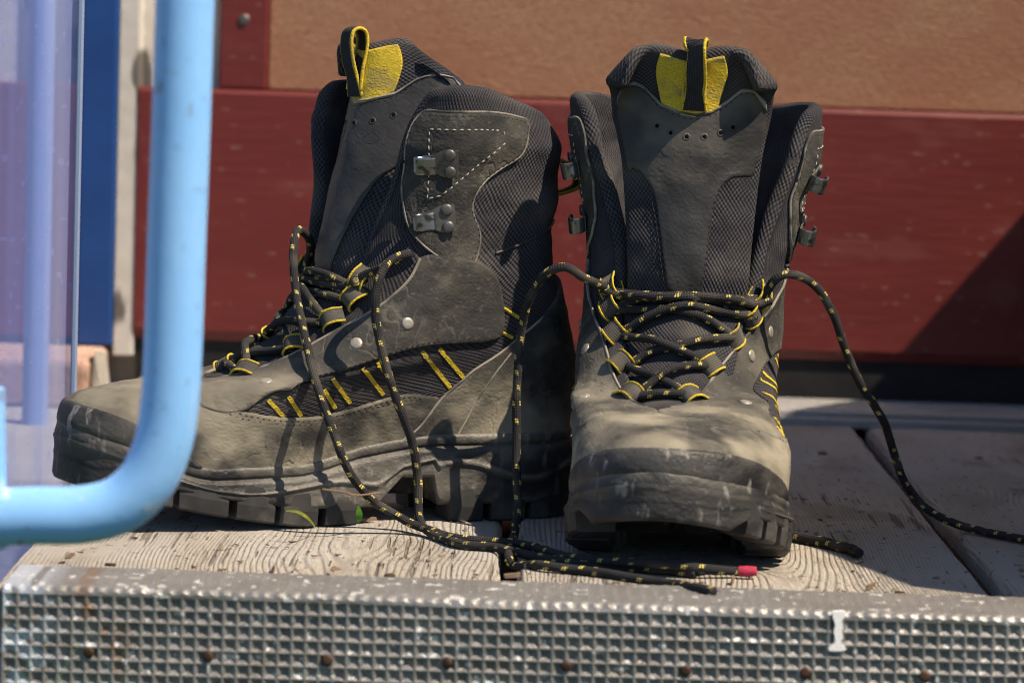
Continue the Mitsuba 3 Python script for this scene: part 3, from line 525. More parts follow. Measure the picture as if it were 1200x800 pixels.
# deck: wide weathered boards, each its own piece
labels['deck'] = {'kind': 'structure'}
def plank(x0, x1, y0, y1, th=.032, seed=0):
    r = np.random.default_rng(seed)
    xs = np.unique(np.r_[np.linspace(x0, x1, 90), x0 + np.array([.0008, .002, .004]), x1 - np.array([.0008, .002, .004])]); ys = np.r_[np.linspace(y0, -.02, 110), np.linspace(-.015, y1, 90)]
    X, Y = np.meshgrid(xs, ys, indexing='ij'); p = np.stack([X, Y, 0 * X + seed], -1)
    e = np.minimum(X - x0, x1 - X); rag = .002 * meshkit.fbm(np.stack([Y * 40, Y * 0 + seed, X * 8], -1), 3, 4)
    Z = -.0045 * np.clip(1 - e / .0045, 0, 1)**2 + .0016 * (meshkit.fbm(p * np.array([30, 9, 1]), 3, 1) - .5) - .0015 * np.clip(1 - (Y - y0) / .004, 0, 1)
    sgn = np.where(X - x0 < x1 - X, 1, -1); X = X + sgn * rag * np.clip(1 - e / .006, 0, 1)
    top = np.stack([X, Y, Z], -1); n, m = X.shape; V = top.reshape(-1, 3); idx = np.arange(n * m).reshape(n, m)
    per = np.r_[idx[:-1, 0], idx[-1, :-1], idx[:0:-1, -1], idx[0, :0:-1]]; bot = V[per].copy(); bot[:, 2] = -th
    k = len(per); i = np.arange(k); j = (i + 1) % k; b = n * m
    V = np.vstack([V, V[per], bot]); F = np.vstack([gridfaces(n, m), np.stack([b + i, b + k + i, b + j], 1), np.stack([b + j, b + k + i, b + k + j], 1)])
    M = trimesh.Trimesh(V, F, process=False)
    if M.face_normals[0, 2] < 0: M = trimesh.Trimesh(V, F[:, ::-1], process=False)
    return M
PX = [(-.2385, -.0015), (.0055, .2363), (.2432, .480), (.487, .73)]
for i, (a, b) in enumerate(PX): put('plank', plank(a, b, -.2490, .612, seed=i), 'old_wood', 'deck', smooth=True)
for y in (-.20, .16, .52): put('joist', box((-.23, y - .03, -.15), (.73, y + .03, -.0335)), 'crate_wood', 'deck')
for x in (.002, .2398, .4835): put('packed_dirt', box((x - .0045, -.24, -.04), (x + .0045, .61, -.011)), 'seal', 'deck')
for x, y in ((-.19, -.172), (-.055, -.178), (-.07, .36), (.05, -.185), (.19, -.18), (.07, .36), (.20, .36), (.30, .36)):
    put('nail', moved(rivet(.0028, .0006, 14), lookat_frame([x, y, .0006], [1, 0, 0], [RNG.uniform(-.1, .1), RNG.uniform(-.1, .1), 1])), 'rust', 'deck')
# embossed metal nosing on the step's front edge
ep = thing('edge_plate', 'grey embossed metal edge plate with small square dimples along the front of the step', 'step edging')
def tread_plate():
    px, pz, x0, nx, nz = .0063, .0060, -.2290, 122, 9; y0 = -.255; r = np.random.default_rng(3); ms = []
    def yb(x, z): return y0 + .0014 * (meshkit.fbm(np.stack([x * 18, z * 18, 0 * x], -1), 2, 3) - .5)
    gx = x0 + px * np.arange(nx + 1); gz = -.0006 - pz * np.arange(nz + 1)
    V, F = [], []
    for i in range(nx):
        for j in range(nz):
            xa, xb, za, zb = gx[i], gx[i + 1], gz[j], gz[j + 1]; b = len(V); d = .0023 * r.uniform(.8, 1.1); q = .00042
            cx, cz = (xa + xb) / 2 + r.normal(0, .0003), (za + zb) / 2 + r.normal(0, .0003)
            pts = [(xa, za, 0), (xb, za, 0), (xb, zb, 0), (xa, zb, 0), (xa + q, za - q, .00012), (xb - q, za - q, .00012), (xb - q, zb + q, .00012), (xa + q, zb + q, .00012), (cx - .0005, cz + .0005, d), (cx + .0005, cz + .0005, d), (cx + .0005, cz - .0005, d), (cx - .0005, cz - .0005, d)]
            for x, z, dd in pts: V.append((x, z, dd))
            for k in range(4):
                l = (k + 1) % 4; F += [[b + k, b + 4 + k, b + 4 + l], [b + k, b + 4 + l, b + l], [b + 4 + k, b + 8 + k, b + 8 + l], [b + 4 + k, b + 8 + l, b + 4 + l]]
            F += [[b + 8, b + 10, b + 9], [b + 8, b + 11, b + 10]]
    V = np.array(V); P = np.stack([V[:, 0], yb(V[:, 0], V[:, 1]) + V[:, 2], V[:, 1]], 1)
    M = trimesh.Trimesh(P, F, process=False)
    if M.face_normals[0, 1] > 0: M.invert()
    ms.append(M)
    # rolled top edge and lip, with the faint backs of the dimples
    xs = np.linspace(gx[0], gx[-1], nx * 6 + 1); prof = [(y0, -.0006), (y0 + .0003, .0010), (y0 + .0012, .0024), (y0 + .0028, .0034), (y0 + .005, .0038)] + [(y, .0040) for y in np.linspace(y0 + .007, -.2035, 30)] + [(-.2015, .0034), (-.2010, .0016)]
    X, K = np.meshgrid(xs, np.arange(len(prof)), indexing='ij'); pr = np.array(prof); Y = pr[K, 0]; Z = pr[K, 1]
    on = ((K > 3) & (K < len(prof) - 2)); Z = Z + on * (.00055 * np.maximum(np.sin(2 * np.pi * (X - x0) / px - 1.57), -.2) * np.maximum(np.sin(2 * np.pi * (Y - y0) / .0064), -.2)) + .0009 * (meshkit.fbm(np.stack([X * 25, Y * 25, 0 * X], -1), 3, 6) - .5) * (K > 1)
    zig = (K < 3) * .0004 * np.cos(2 * np.pi * (X - x0) / px); Z = Z + zig * (K > 0); Y = Y + np.where(K == 0, yb(X, Z) - y0, 0)
    ms.append(trimesh.Trimesh(np.stack([X, Y, Z], -1).reshape(-1, 3), gridfaces(*X.shape, flip=True), process=False))
    if ms[-1].face_normals[len(prof) * 2 + 20, 2] < 0: ms[-1].invert()
    zb = float(gz[-1]); ms.append(box((gx[0], y0 + .0046, zb), (gx[-1], -.2497, -.001))) 
    ms.append(box((gx[0] - .0006, y0 + .0002, zb), (gx[0] + .0002, -.2015, .003)))
    return cat(ms)
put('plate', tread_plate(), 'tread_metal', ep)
for i, x in enumerate(np.arange(-.1895, .52, .0548)):
    z = -.0262 + RNG.normal(0, .0006)
    sc = put('screw', moved(rivet(.0026, .0016, 18), lookat_frame([x, -.2547, z], [1, 0, 0], [RNG.normal(0, .15), -1, RNG.normal(.1, .15)])), 'rust', ep)
pm = np.array([(-.0026, .0030), (.0026, .0034), (.0030, .0010), (.0016, -.0008), (.0022, -.004), (.0018, -.0062), (.0024, -.0085), (.0014, -.0108), (.0032, -.0126), (.0036, -.0146), (-.0034, -.0150), (-.0036, -.0130), (-.0014, -.0112), (-.0014, -.0085), (-.0020, -.006), (-.0014, -.003), (-.0026, .0006)])
pmm = trimesh.creation.extrude_polygon(sg.Polygon(catmull(pm, 4, True)), .0022, engine='earcut'); pmm = moved(pmm, lookat_frame([.1535, -.2537, 0], [1, 0, 0], [0, -1, 0]))
put('paint_mark', pmm, 'chalk_white', ep, label='white painted mark like a letter I on the edge plate')
# sill, door and walls behind
put('sill', cat([box((-.262, .520, -.001), (.9, .600, .0098), .0012), box((-.262, .512, -.001), (.9, .5195, .0058), .001)]), 'sill_metal', label=None); labels['sill'] = {'label': 'low grey worn sill strip under the red door', 'category': 'door sill'}
wall = thing('house_wall', 'white painted wall with dark stains left of the red door', 'wall')
put('plaster', box((-3.2, .63, -.42), (3.2, .80, 2.7)), 'white_paint', wall)
put('seal', box((-.266, .606, .0), (.75, .628, .046)), 'seal', wall)
door = thing('door', 'dark red framed door with a rough brown panel behind the boots', 'door')
put('bottom_rail', hull([(x, y, z) for x in (-.2672, .76) for y, z in ((.600, .044), (.6035, .037), (.628, .037), (.628, .214), (.602, .214), (.600, .211))]), 'red_paint', door, label='wide dark red bottom rail')
put('stile', box((-.2121, .604, .2145), (-.1782, .628, 2.05), .0015), 'red_paint', door); put('stile', box((.3705, .604, .2145), (.44, .628, 2.05), .0015), 'red_paint', door)
put('panel', box((-.1779, .613, .2147), (.3702, .627, 2.05), .001), 'stucco', door, label='rough sand textured brown panel')
put('top_rail', box((-.2121, .604, 2.051), (.44, .628, 2.15), .002), 'red_paint', door)
put('screw', moved(rivet(.0040, .0022, 20), lookat_frame([-.1950, .6042, .2630], [1, 0, 0], [0, -1, 0])), 'dull_metal', door)
put('red_board', box((-1.2, .602, .036), (-.3090, .6295, .214), .0015), 'red_paint'); labels['red_board'] = {'label': 'dark red board on the white wall seen through the plastic pane', 'category': 'board'}
put('white_trim', box((-.2822, .6015, .024), (-.2676, .6296, 2.0), .001), 'white_paint'); labels['white_trim'] = {'label': 'narrow stained white trim strip between the blue post and the red door', 'category': 'trim board'}
put('blue_post', box((-.3085, .600, .0305), (-.2825, .6292, 2.0), .002), 'blue_paint'); labels['blue_post'] = {'label': 'dark blue square post standing on a brick left of the red door', 'category': 'post'}
put('brick', box((-.42, .49, -.0015), (-.2860, .629, .030), .003), 'brick_clay'); labels['brick'] = {'label': 'weathered pinkish brick under the dark blue post', 'category': 'brick'}
put('mortar_lump', hull(np.array([(-.2850, .50, 0), (-.277, .505, .0), (-.2805, .505, .022), (-.2835, .51, .036), (-.2850, .53, .036), (-.2775, .56, .0), (-.2815, .56, .03)])), 'concrete'); labels['mortar_lump'] = {'label': 'pale lump of mortar at the right end of the brick', 'category': 'mortar'}
pv, _ = tube([(-.3080, .40, -.002), (-.3080, .40, 1.6)], .0085, 20); put('blue_pole', pv, 'pole_paint', smooth=30); labels['blue_pole'] = {'label': 'thin blue pole standing behind the clear plastic pane', 'category': 'pole'}
pane = thing('plastic_pane', 'clear bluish plastic pane standing upright at the left edge of the deck', 'pane')
put('sheet', trimesh.Trimesh([(-.95, .10, -.40), (-.2464, .10, -.40), (-.2464, .10, 1.3), (-.95, .10, 1.3)], [[0, 1, 2], [0, 2, 3]], process=False), 'acrylic', pane)
put('edge', box((-.2462, .0975, -.40), (-.2430, .1025, 1.3), .0008), 'acrylic_edge', pane)
# blue tubular rail in front
rail = thing('handrail', 'light blue painted tubular handrail bent at the bottom in front of the left boot', 'handrail')
rm, ruv = tube(resample(catmull(PAT['rail'], 14), .004), .01205, 36); put('tube', rm, 'rail_paint', rail, smooth=40)
rm, _ = tube([PAT['railpost'][0], PAT['railpost'][1]], .0125, 32); put('post', rm, 'rail_paint', rail, smooth=40)
# crate standing beside the boots, past the right edge of the view: it shades the boards and the foot of the door
cr = thing('crate', 'slatted wooden crate standing on the deck right of the boots', 'crate')
def crate(h=.36):
    q = np.array([(.4295, -.292), (.360, -.075), (.4025, .365), (.4795, .483), (.506, .532), (.76, .532), (.76, -.292)]); n = len(q)
    for k in range(n):
        a, b = q[k], q[(k + 1) % n]; d = (b - a) / np.linalg.norm(b - a); nn = np.array([d[1], -d[0]])
        if nn @ (q.mean(0) - a) < 0: nn = -nn
        for j in range(6):
            z0 = .002 + j * h / 6; z1 = z0 + h / 6 - .0005; c = [a + d * .001, b - d * .001, b - d * .001 + nn * .012, a + d * .001 + nn * .012]
            put('slat', hull([(*p, z) for p in c for z in (z0, z1)]), 'crate_wood', cr)
    put('bottom', trimesh.creation.extrude_polygon(sg.Polygon(q).buffer(-.02), .01, engine='earcut').apply_translation([0, 0, .003]), 'crate_wood', cr)
    put('lid', trimesh.creation.extrude_polygon(sg.Polygon(q).buffer(-.0005), .012, engine='earcut').apply_translation([0, 0, h + .003]), 'crate_wood', cr)
crate()
# grass at the left end of the step
def blades(n, lo, hi, hmin, hmax, seed, z=-.42):
    r = np.random.default_rng(seed); V, F = [], []
    for _ in range(n):
        x, y = r.uniform(lo, hi); h = r.uniform(hmin, hmax); a = r.uniform(0, 6.28); w = r.uniform(.0018, .004); bd = r.uniform(.1, .5) * h; b = len(V)
        for k, t in enumerate((0, .35, .7, 1)):
            ww = w * (1 - t**1.5); c = np.array([x + bd * t * t * math.cos(a), y + bd * t * t * math.sin(a), z + h * t * (1 - .15 * t)])
            s = np.array([-math.sin(a), math.cos(a), 0]) * ww; V += [c - s, c + s]
            if k: q = b + 2 * k; F += [[q - 2, q - 1, q + 1], [q - 2, q + 1, q]]
    return trimesh.Trimesh(V, F, process=False)
put('grass', cat([blades(9000, (-1.2, -.9), (-.26, .09), .05, .22, 3), blades(500, (-.40, -.56), (-.245, -.30), .40, .50, 8), blades(6000, (-.24, -1.1), (.9, -.33), .05, .2, 5)]), 'leaf', kind='stuff'); labels['grass'].update(label='green grass growing on the ground beside the step', category='grass')
# ------------------------------------------------------------------ putting a boot together
def pose_matrix(O, psi, mir):
    ps = math.radians(psi); h = np.array([-math.sin(ps), -math.cos(ps), 0]); l = np.array([-h[1], h[0], 0]); m = np.eye(4)
    m[:3, 0], m[:3, 1], m[:3, 2], m[:3, 3] = h, l * (-1 if mir else 1), [0, 0, 1], O
    return m
def mirror_at(p, s): return [(s * abs(a), t) for a, t in p]
def dashes(S, curve, length=.0022, gap=.0011, r=.00034, lift=.0016, closed=False):
    c = catmull(np.asarray(curve, float) * SC, 10, closed); c = resample(c, .0004, closed) / SC
    P = S.pt(c[:, 0], c[:, 1]); N = S.nm(c[:, 0], c[:, 1]); s = np.r_[0, np.cumsum(np.linalg.norm(np.diff(P, axis=0), axis=1))]; out = []
    for s0 in np.arange(0, s[-1] - length, length + gap):
        u = np.linspace(s0, s0 + length, 4); q = np.stack([np.interp(u, s, (P + N * lift)[:, k]) for k in range(3)], 1)
        n = N[min(np.searchsorted(s, s0), len(N) - 1)]; q[[0, 3]] -= n * .0005
        out.append(tube(q, [r * .7, r, r, r * .7], 5, caps=False)[0])
    return cat(out)
def cord_on(S, curve, r, lift, closed=False):
    c = resample(catmull(np.asarray(curve, float) * SC, 8, closed), .0015, closed) / SC
    return tube(S.pt(c[:, 0], c[:, 1]) + S.nm(c[:, 0], c[:, 1]) * lift, r, 6)
def braid(u, v): return .00016 * np.sin(2 * np.pi * (u * 4 + v / .0052)) * np.sin(2 * np.pi * (u * 4 - v / .0052))
def lace_mesh(p, r=.00225, n=10, seed=0):
    q = resample(catmull(p, n), .0011)
    w = np.stack([meshkit.fbm(np.c_[q * 60, ] + seed + 31 * k, 2, k) - .5 for k in range(3)], 1) * .0012
    return tube(q + w, r, 14, braid)
def build_boot(name, label, P):
    M = pose_matrix(P['O'], P['psi'], P['mir']); mir = P['mir']
    thing(name, label, 'boot', 'pair of worn hiking boots')
    def add(part, mesh, bsdf, parent=name, uv=None, smooth=True, **kw):
        m = moved(mesh, M)
        if mir: m = trimesh.Trimesh(m.vertices, m.faces[:, ::-1], process=False)
        return put(part, m, bsdf, parent, smooth=smooth, uv=uv, **kw)
    S = shell_surface(P['flare'], P['back'], P['drop'], P['spread']); G = tongue_surface(P['lean'], P['twist'], P['fold'], P['wid']); FS = FrontSurf(S)
    sd = 3 if mir else 11
    tt = np.clip((S.T - .52) / .2, 0, 1)[None] * np.clip((np.abs(S.A)[:, None] - .0) / .2 + .6, 0, 1)
    m, uv = sheet(S, .003 + (P['th'] - .003) * tt); add('upper', m, 'textile', uv=uv)
    m, uv = sheet(G, .0075, uvscale=(.040, .235)); tg = add('tongue', m, 'textile', uv=uv, label='padded tongue standing up above the open collar')
    # tongue: leather facing, yellow webbing, vent holes, pull loop
    te = [(-.965, .70), (-.985, .80), (-.975, .885), (-.915, .912), (-.764, .903), (-.61, .882), (-.415, .842), (-.161, .825), (.071, .819), (.278, .828), (.484, .856), (.653, .886), (.825, .896), (.97, .88),
          (.985, .80), (.965, .70), (.80, .686), (.631, .680), (.46, .655), (.36, .60), (.31, .53), (.28, .49), (.26, .462), (0, .455), (-.28, .462), (-.37, .49), (-.42, .52), (-.49, .584), (-.56, .64), (-.72, .681), (-.86, .695)]
    m, uv, ol = patch(G, te, .0011, .0012, wrinkle=.0005, seed=sd); add('facing', m, 'smooth_leather', tg, uv=uv, label='smooth grey leather facing of the tongue')
    st = [dashes(G, [(a * .965, t + (.006 if t < .75 else -.008)) for a, t in te[3:14]], lift=.0012)]
    st += [dashes(G, [(-.40, .48), (-.455, .51), (-.53, .58), (-.60, .63)], lift=.0013), dashes(G, [(.255, .475), (.275, .5), (.335, .6), (.43, .65), (.52, .67)], lift=.0013)]
    ye = [(-.50, .998), (-.25, .999), (.0, .999), (.28, .999), (.51, .998), (.47, .93), (.40, .88), (.34, .836), (.2, .822), (.05, .815), (-.14, .82), (-.31, .833), (-.40, .85), (-.47, .92)]
    m, uv, _ = patch(G, ye, .0012, .0008, lift=.0002, smooth=False); add('webbing', m, 'yellow_web', tg, uv=uv, label='yellow webbing patch at the top of the tongue')
    m, uv, _ = patch(G, [(-.985, .86), (-.985, .893), (-.915, .92), (-.764, .911), (-.61, .89), (-.415, .85), (-.161, .833), (.071, .827), (.278, .836), (.484, .864), (.653, .894), (.825, .904), (.985, .888), (.985, .85), (.825, .894), (.653, .884), (.484, .854), (.278, .826), (.071, .817), (-.161, .823), (-.415, .84), (-.61, .88), (-.764, .901), (-.915, .91)], .0018, .0007, smooth=False)
    add('binding', m, 'worn_edge', tg, uv=uv)
    for a, t in ((-.46, .79), (-.281, .774), (-.066, .766), (.183, .767), (.40, .778), (.558, .793)):
        o, n = G.pt(a, t), G.nm(a, t); d = G.pt(a + .01, t) - o
        add('vent_hole', moved(trimesh.creation.revolve([(.0009, .0004), (.0011, .0008), (.0017, .0010), (.0022, .0004)], sections=14), lookat_frame(o + n * .0007, d, n)), 'smooth_leather', tg)
        add('vent_hole', moved(trimesh.creation.cylinder(.00105, .0004, sections=12), lookat_frame(o + n * .00135, d, n)), 'black', tg)
    tm = meshkit.text_mesh('KYTRU', .0062, .0002, bold=True); v = tm.vertices.copy(); v[:, 0] -= v[:, 0].mean()
    tw = float(TW(.73)); a_, t_ = v[:, 0] / tw * 1.35, .722 + v[:, 1] / .235
    tm = trimesh.Trimesh(G.pt(a_, t_) + G.nm(a_, t_) * (.00125 + v[:, 2] * 1.3)[:, None], tm.faces, process=False); add('lettering', tm, 'smooth_leather', tg, smooth=False, label='faint worn lettering pressed into the tongue')
    o, n = G.pt(.03, .84), G.nm(.03, .84); o2, n2 = G.pt(.03, .985), G.nm(.03, .985); upv = (o2 - o) / np.linalg.norm(o2 - o); ac = G.pt(.2, .9) - G.pt(-.2, .9); ac /= np.linalg.norm(ac)
    tw_ = P['loop']
    H_ = .88
    pa = [o + upv * (H_ * x) + n * y for x, y in ((-.001, .002), (.010, .0045), (.020, .0080), (.030, .0100), (.0375, .0095), (.0405, .0055), (.0385, .0012), (.030, -.0002), (.016, .0014), (.003, .0022))]
    pa = resample(catmull(pa, 8), .0012); k = np.clip(np.linspace(0, 1, len(pa)), 0, 1); s_ = np.sin(np.pi * k)[:, None]
    side = ac[None] * np.cos(tw_ * s_) + n[None] * np.sin(tw_ * s_); pa = pa + ac * (P['lsh'] * s_)
    m, uv, eds = strip(pa, side, .0125 - .0028 * np.exp(-((k - .14) / .1)**2), .0011); pl = add('pull_loop', m, 'black_web', tg, uv=uv, smooth=40 if False else False, label='black pull loop with yellow edges')
    add('pull_loop_edging', cat([tube(e, .0010, 7)[0] for e in eds]), 'yellow_web', tg)
    # leather of the fore part, one piece round the toe
    vt = [(.0, .374), (.06, .369), (.165, .310), (.21, .275), (.255, .245)] + [(1 - a, t) for a, t in PAT['vamptop'][1:]] + [(.598, .0637), (.582, .02), (.57, .004)]
    vl = [(b, .004) for b in np.linspace(.50, -.50, 11)]
    vp = vt + vl + [(-b, t) for b, t in vt[::-1]][:-1]
    m, uv, _ = patch(FS, vp, .0015, .0009, edge=.7, wrinkle=.0013, seed=sd + 1); add('vamp', m, 'leather', uv=uv, label='dusty grey nubuck leather round the forefoot')
    for off in (.009, .021):
        for s in (-1, 1): st.append(dashes(FS, [(s * b, t - off) for b, t in vt[4:11]], lift=.0017, r=.0004))
    cp = [(-.31, .012), (-.27, .05), (-.205, .094), (-.15, .116), (-.08, .126), (0, .128), (.08, .126), (.15, .116), (.205, .094), (.27, .05), (.31, .012), (.26, .001), (.18, .001), (.08, .001), (0, .001), (-.08, .001), (-.18, .001), (-.26, .001)]
    cp = [(b, t * P['cap']) for b, t in cp]
    m, uv, _ = patch(FS, cp, .0027, .0022, lift=.0006, wrinkle=.0005, seed=sd + 2, edge=.3); add('toe_cap', m, 'toe_rubber', uv=uv, label='scuffed rubber toe cap')
    # side pieces
    for s in (-1, 1):
        ey = [(.992, .366), (.9, .335), (.79, .27), (.72, .205), (.665, .20)] + PAT['eyelow'][1:12] + [(.5417, .684), (.63, .705), (.69, .705), (.715, .66), (.760, .62), (.80, .585), (.835, .545), (.86, .50), (.88, .455), (.905, .42), (.945, .404), (.992, .394)]
        e2 = mirror_at(ey, s); m, uv, _ = patch(S, e2, .0020, .0009, edge=.7, wrinkle=.0007, seed=sd + 3 + s); add('eyestay', m, 'leather', uv=uv)
        st.append(dashes(S, mirror_at([(a, t + .012) for a, t in ey[6:14]], s), lift=.0022))
        add('eyestay_binding', cord_on(S, mirror_at(ey[18:28], s), .0009, .0018)[0], 'worn_edge')
        fp = PAT['flap']
        cpn = add('collar_panel', *(lambda r: (r[0], 'leather'))(patch(S, mirror_at(fp, s), .0017, .0009, edge=.7, lift=.0003, wrinkle=.0005, seed=sd + 6 + s)), uv=None)
        cx, ct = .64, .85
        st.append(dashes(S, mirror_at([(cx + (a - cx) * .955, ct + (t - ct) * .935) for a, t in fp], s), lift=.0019, closed=True))
        add('panel_binding', cord_on(S, mirror_at(fp, s), .0008, .0013, True)[0], 'worn_edge')
        add('light_stitching', cat([dashes(S, mirror_at(q, s), .0024, .0013, .00042, .0021) for q in zip(PAT['flapst'], PAT['flapst'][1:] + PAT['flapst'][:1])]), 'thread_light', kind='stuff')
        for a, t in PAT['hooks']:
            o, n = S.pt(s * a, t), S.nm(s * a, t); f = S.pt(s * (a + .05), t) - o; u_ = S.pt(s * a, t + .03) - o
            pm, hm, rv = hook_parts(); fr = lookat_frame(o + n * .0019, f + .10 * u_, n)
            if (np.linalg.det(fr[:3, :3]) < 0): fr[:3, 1] *= -1
            h = add('hook', moved(hm, fr), 'hook_metal', smooth=45 if False else False)
            add('base_plate', moved(pm, fr), 'dull_metal', h, smooth=False)
            for r in rv: add('rivet', moved(r, fr), 'dull_metal', h)
        for a, t in PAT['riv']:
            o, n = S.pt(s * a, t), S.nm(s * a, t); add('rivet', moved(rivet(.0033, .0014), lookat_frame(o + n * .0018, S.pt(s * (a + .02), t) - o, n)), 'rivet_metal')
        for q in P['stripes']:
            m, uv, _ = patch(S, mirror_at(q, s), .0009, .0006, lift=.0001, smooth=False, step=.0007); add('stripe', m, 'yellow_web', uv=uv)
        # ribbed ghillie loops
        for t in (.43, .515, .595, .655, .70):
            E, n = S.pt(s * 1., t), S.nm(s * .985, t); d = E - S.pt(s * .95, t); d /= np.linalg.norm(d); d -= n * (d @ n); d /= np.linalg.norm(d); al = np.cross(n, d)
            pa = [(-.0085, .0022), (-.0060, .0036), (-.0030, .0050), (.0012, .0050), (.0040, .0026), (.0036, -.0004), (.0010, -.0018), (-.004, -.0012)]
            pa = resample(catmull(np.array([E + d * x + n * z for x, z in pa]), 6), .0009)
            m, uv, eds = strip(pa, al, .0098, .0009); lp = add('lace_loop', m, 'ribbed_web', uv=uv, smooth=False)
            add('edging', cat([tube(e, .00065, 6)[0] for e in eds]), 'yellow_web', lp)
        add('side_seam', cord_on(S, mirror_at([(.43, .675), (.34, .683), (.2, .708), (.1, .72)], s), .0007, .0004)[0], 'smooth_leather')
    hc = [(a, t) for a, t in ((.4303, .0053), (.4039, .0637), (.383, .1685), (.365, .235), (.3472, .3036), (.2967, .4014), (.2336, .4531), (.15, .50), (.07, .54))]
    hp = hc + [(0, .55)] + [(-a, t) for a, t in hc[::-1]] + [(a, .005) for a in np.linspace(-.40, .40, 9)]
    m, uv, _ = patch(S, hp, .0019, .0009, edge=.7, wrinkle=.001, seed=sd + 9); add('heel_counter', m, 'leather', uv=uv)
    for s in (-1, 1): add('heel_seam', cord_on(S, mirror_at([(.3494, .017), (.33, .15), (.3039, .3435)], s), .0007, .0020)[0], 'worn_edge')
    for s in (-1, 1): add('counter_binding', cord_on(S, [(s * a, t) for a, t in hc[:7]], .0007, .0017)[0], 'worn_edge')
    add('stitching', cat(st), 'thread_dark', kind='stuff')
    # heel pull loop
    o, n = S.pt(.0, .89), S.nm(0, .88); o2 = S.pt(0, .79); ac = np.array([0, 1., 0])
    pa = resample(catmull([o + n * .001, o + n * .004 + [0, 0, .000], (o + o2) / 2 + n * .0135 + [0, 0, .004], (o + o2) / 2 + n * .0145 - [0, 0, .004], o2 + n * .004, o2 + n * .001], 8), .0012)
    m, uv, eds = strip(pa, ac, .011, .0011); add('heel_loop', m, 'black_web', uv=uv, smooth=False, label='heel pull loop with yellow edges'); add('heel_loop_edging', cat([tube(e, .0009, 6)[0] for e in eds]), 'yellow_web')
    # sole
    global TOE_LIFT, TOE_FROM
    TOE_LIFT, TOE_FROM = P['toe'], P['g0']; m, uv = sole_mesh(); so = add('sole', m, 'rubber', uv=uv, label='thick rubber sole with a dusty edge')
    for lm in lug_meshes():
        lm = lm.subdivide() if False else lm; add('lug', lm, 'lug_rubber', so, smooth=False)
    # lacing over the tongue
    ts = (.43, .515, .595, .655, .70)
    def eye(s, k, dd=.0004, nn=.0018):
        E, n = S.pt(s * 1., ts[k]), S.nm(s * .985, ts[k]); d = E - S.pt(s * .95, ts[k]); d /= np.linalg.norm(d); return E + d * dd + n * nn
    gp = G.P[::2, ::2].reshape(-1, 3); gn = G.N[::2, ::2].reshape(-1, 3); gk = cKDTree(gp)
    def lift(p, h):
        i = gk.query(p)[1]; d = (p - gp[i]) @ gn[i]; return p + gn[i] * max(h - d, 0)
    def over(t, a, h): return G.pt(a, t) + G.nm(a, t) * h
    def span(A_, B_, hs, sag=0):
        L = B_ - A_; return [A_ - L * .03] + [lift(A_ + L * f + np.array([0, 0, -sag * math.sin(math.pi * f)]), h) for f, h in zip((.1, .3, .5, .7, .9), hs)] + [B_ + L * .03]
    lo_, hi_ = (.003, .0029, .0029, .0029, .003), (.003, .004, .0062, .004, .003)
    lace = [span(eye(-1, 0), eye(1, 0), lo_, .002)]
    for k in range(4):
        for s in (-1, 1): lace.append(span(eye(s, k), eye(-s, k + 1), hi_ if (s > 0) == (k % 2 > 0) else lo_))
    lace.append(span(eye(-1, 4, .002, .002), eye(1, 4, .002, .002), (.004, .0085, .0085, .0040, .004), .004)); lace.append(span(eye(-1, 4, .001, .006), eye(1, 4, .001, .006), (.0045, .0045, .0065, .0095, .0055), .009))
    for i, q in enumerate(lace):
        m, uv = lace_mesh(q, seed=i + sd); add('lace', m, 'lace', uv=uv)
    return S, G, M, eye
# ------------------------------------------------------------------ the boots
POSES = {'A': dict(O=(0.0277, 0.0716, 0), psi=68, mir=True, flare=(0.002, 0.004), spread=0.0, back=(-0.01, 0.02), drop=(0, 0), lean=(-0.014, 0.002, 0.0), twist=-0.1, fold=(0.15, 1.1), wid=1.2, th=0.01, loop=-0.2, lsh=0.001, toe=0.024, g0=0.158, cap=1.0), 'B': dict(O=(0.1005, 0.114, 0), psi=4, mir=False, flare=(0.009, 0.009), spread=1.0, back=(0.012, 0.012), drop=(0.009, 0.004), lean=(0.006, -0.0025, 0), twist=0, fold=(0, 0), wid=1.0, th=0.009, loop=0.85, lsh=0.0015, toe=0.03, g0=0.19, cap=1.0)}
for P in POSES.values(): P['stripes'] = PAT['stripes']; P['mir'] = bool(P['mir'])
SA, GA, MA, EA = build_boot('hiking_boot', 'left grey hiking boot, turned side on, toe behind the blue handrail', {**POSES['A']})
SB, GB, MB_, EB = build_boot('hiking_boot_001', 'right grey hiking boot, toe pointing straight forward, laces undone', {**POSES['B']})
def free_lace(pts, parent, seed, r=.0023):
    m, uv = lace_mesh(np.array(pts), r, 10, seed); return put('lace', m, 'lace', parent, smooth=True, uv=uv)
def W(M, p): return M[:3, :3] @ np.asarray(p) + M[:3, 3]
la = free_lace([W(MA, EA(1, 4, .0, .004))] + PAT['laceA'], 'hiking_boot', 5)
tip, _ = tube(np.array(PAT['laceA'][-1]) + np.array([[0, 0, 0], [.004, -.0008, .0002], [.0085, -.0012, .0006]]), [.0026, .0028, .0022], 10); put('tip', tip, 'red_tip', la, smooth=40, label='frayed red lace tip')
lb = free_lace([W(MA, EA(-1, 4, -.001, .004))] + PAT['laceB'], 'hiking_boot', 6)
lc = free_lace([W(MB_, EB(-1, 4, .0, .004))] + PAT['laceC'], 'hiking_boot_001', 7)
ld = free_lace([W(MB_, EB(1, 4, .0, .004))] + PAT['laceD'], 'hiking_boot_001', 8)
le = free_lace(PAT['laceE'], 'hiking_boot', 9, .0028)
e1, e0 = np.array(PAT['laceE'][-1]), np.array(PAT['laceE'][-2]); d = (e1 - e0) / np.linalg.norm(e1 - e0)
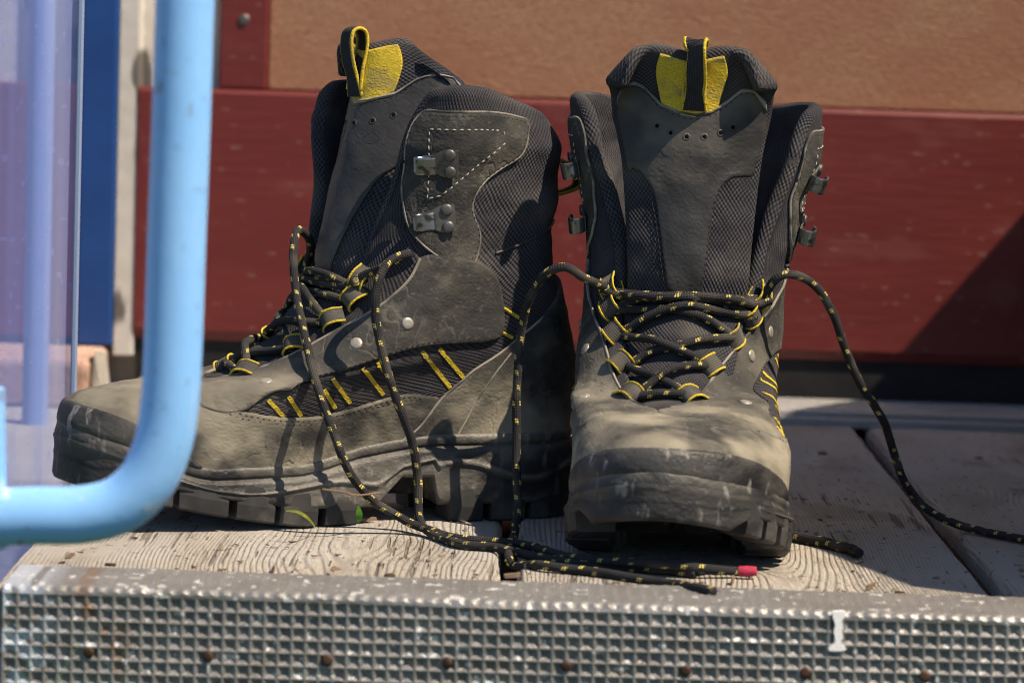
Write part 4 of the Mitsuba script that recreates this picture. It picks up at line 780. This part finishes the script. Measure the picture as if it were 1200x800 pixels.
tip, _ = tube(np.array([e1, e1 + d * .004, e1 + d * .008]), [.0026, .0028, .0024], 10); put('tip', tip, 'seal', le, smooth=40)
# small litter on the boards
def chip(name, c, l, w, h, rz, tilt, m, label, cat_):
    r = np.random.default_rng(int(abs(c[0]) * 1e5)); p = []
    for i, t in enumerate(np.linspace(-1, 1, 5)):
        ww = w * (1 - .6 * t * t) * r.uniform(.6, 1.1)
        for a, b in ((-1, 0), (1, 0), (-.6, 1), (.6, 1)): p.append((t * l + r.normal(0, l * .05), a * ww, b * h * r.uniform(.5, 1.2)))
    mt = trimesh.transformations.euler_matrix(tilt, -tilt * .5, rz); mt[:3, 3] = c
    k = put(name, moved(hull(p), mt), m); labels[k] = {'label': label, 'category': cat_}
for q in PAT['chips']: chip('wood_chip', q[0], q[1], q[2], q[3], q[4], .15, 'chip', q[5], 'wood chip')
def blade(name, pts, w, m, label, cat_):
    p = catmull(np.array(pts), 6); t = np.gradient(p, axis=0); sd_ = np.cross(t, [0, -1, .3]); sd_ /= np.linalg.norm(sd_, axis=1, keepdims=True)
    ww = w * np.sin(np.pi * np.clip(np.linspace(.08, 1, len(p)), 0, .97))[:, None]; V = np.vstack([p - sd_ * ww, p + sd_ * ww + [0, -.0003, 0]]); n = len(p); i = np.arange(n - 1)
    F = np.vstack([np.stack([i, i + 1, n + i + 1], 1), np.stack([i, n + i + 1, n + i], 1)]); k = put(name, trimesh.Trimesh(V, F, process=False), m); labels[k] = {'label': label, 'category': cat_}
blade('grass_blade', PAT['blade1'], .0018, 'leaf', 'short green grass blade upright against the sole of the side-on boot', 'grass blade')
blade('grass_blade', PAT['blade2'], .0008, 'dry_leaf', 'thin yellowed grass stalk arching from the sole to the boards', 'grass blade')
tw, _ = tube(catmull(PAT['twig'], 5), .0006, 6); k = put('twig', tw, 'chip'); labels[k] = {'label': 'thin brown twig lying across the sole of the side-on boot', 'category': 'twig'}

def grit(n, seed):
    r = np.random.default_rng(seed); ms = []
    while len(ms) < n:
        x, y = r.uniform(-.23, .45), -.195 + .5 * r.random()**2.2
        if any(abs(x - g) < .006 for g in (.002, .2398)): continue
        s = r.uniform(.0004, .0013) * (1.3 if r.random() < .1 else 1); ms.append(hull(r.normal(0, 1, (8, 3)) * [s, s * r.uniform(.4, 1), s * .4] + [x, y, .0008]))
    return cat(ms)
put('grit', grit(420, 12), 'chip', kind='stuff'); labels['grit'].update(label='dry crumbs and grit scattered over the weathered deck boards', category='grit')
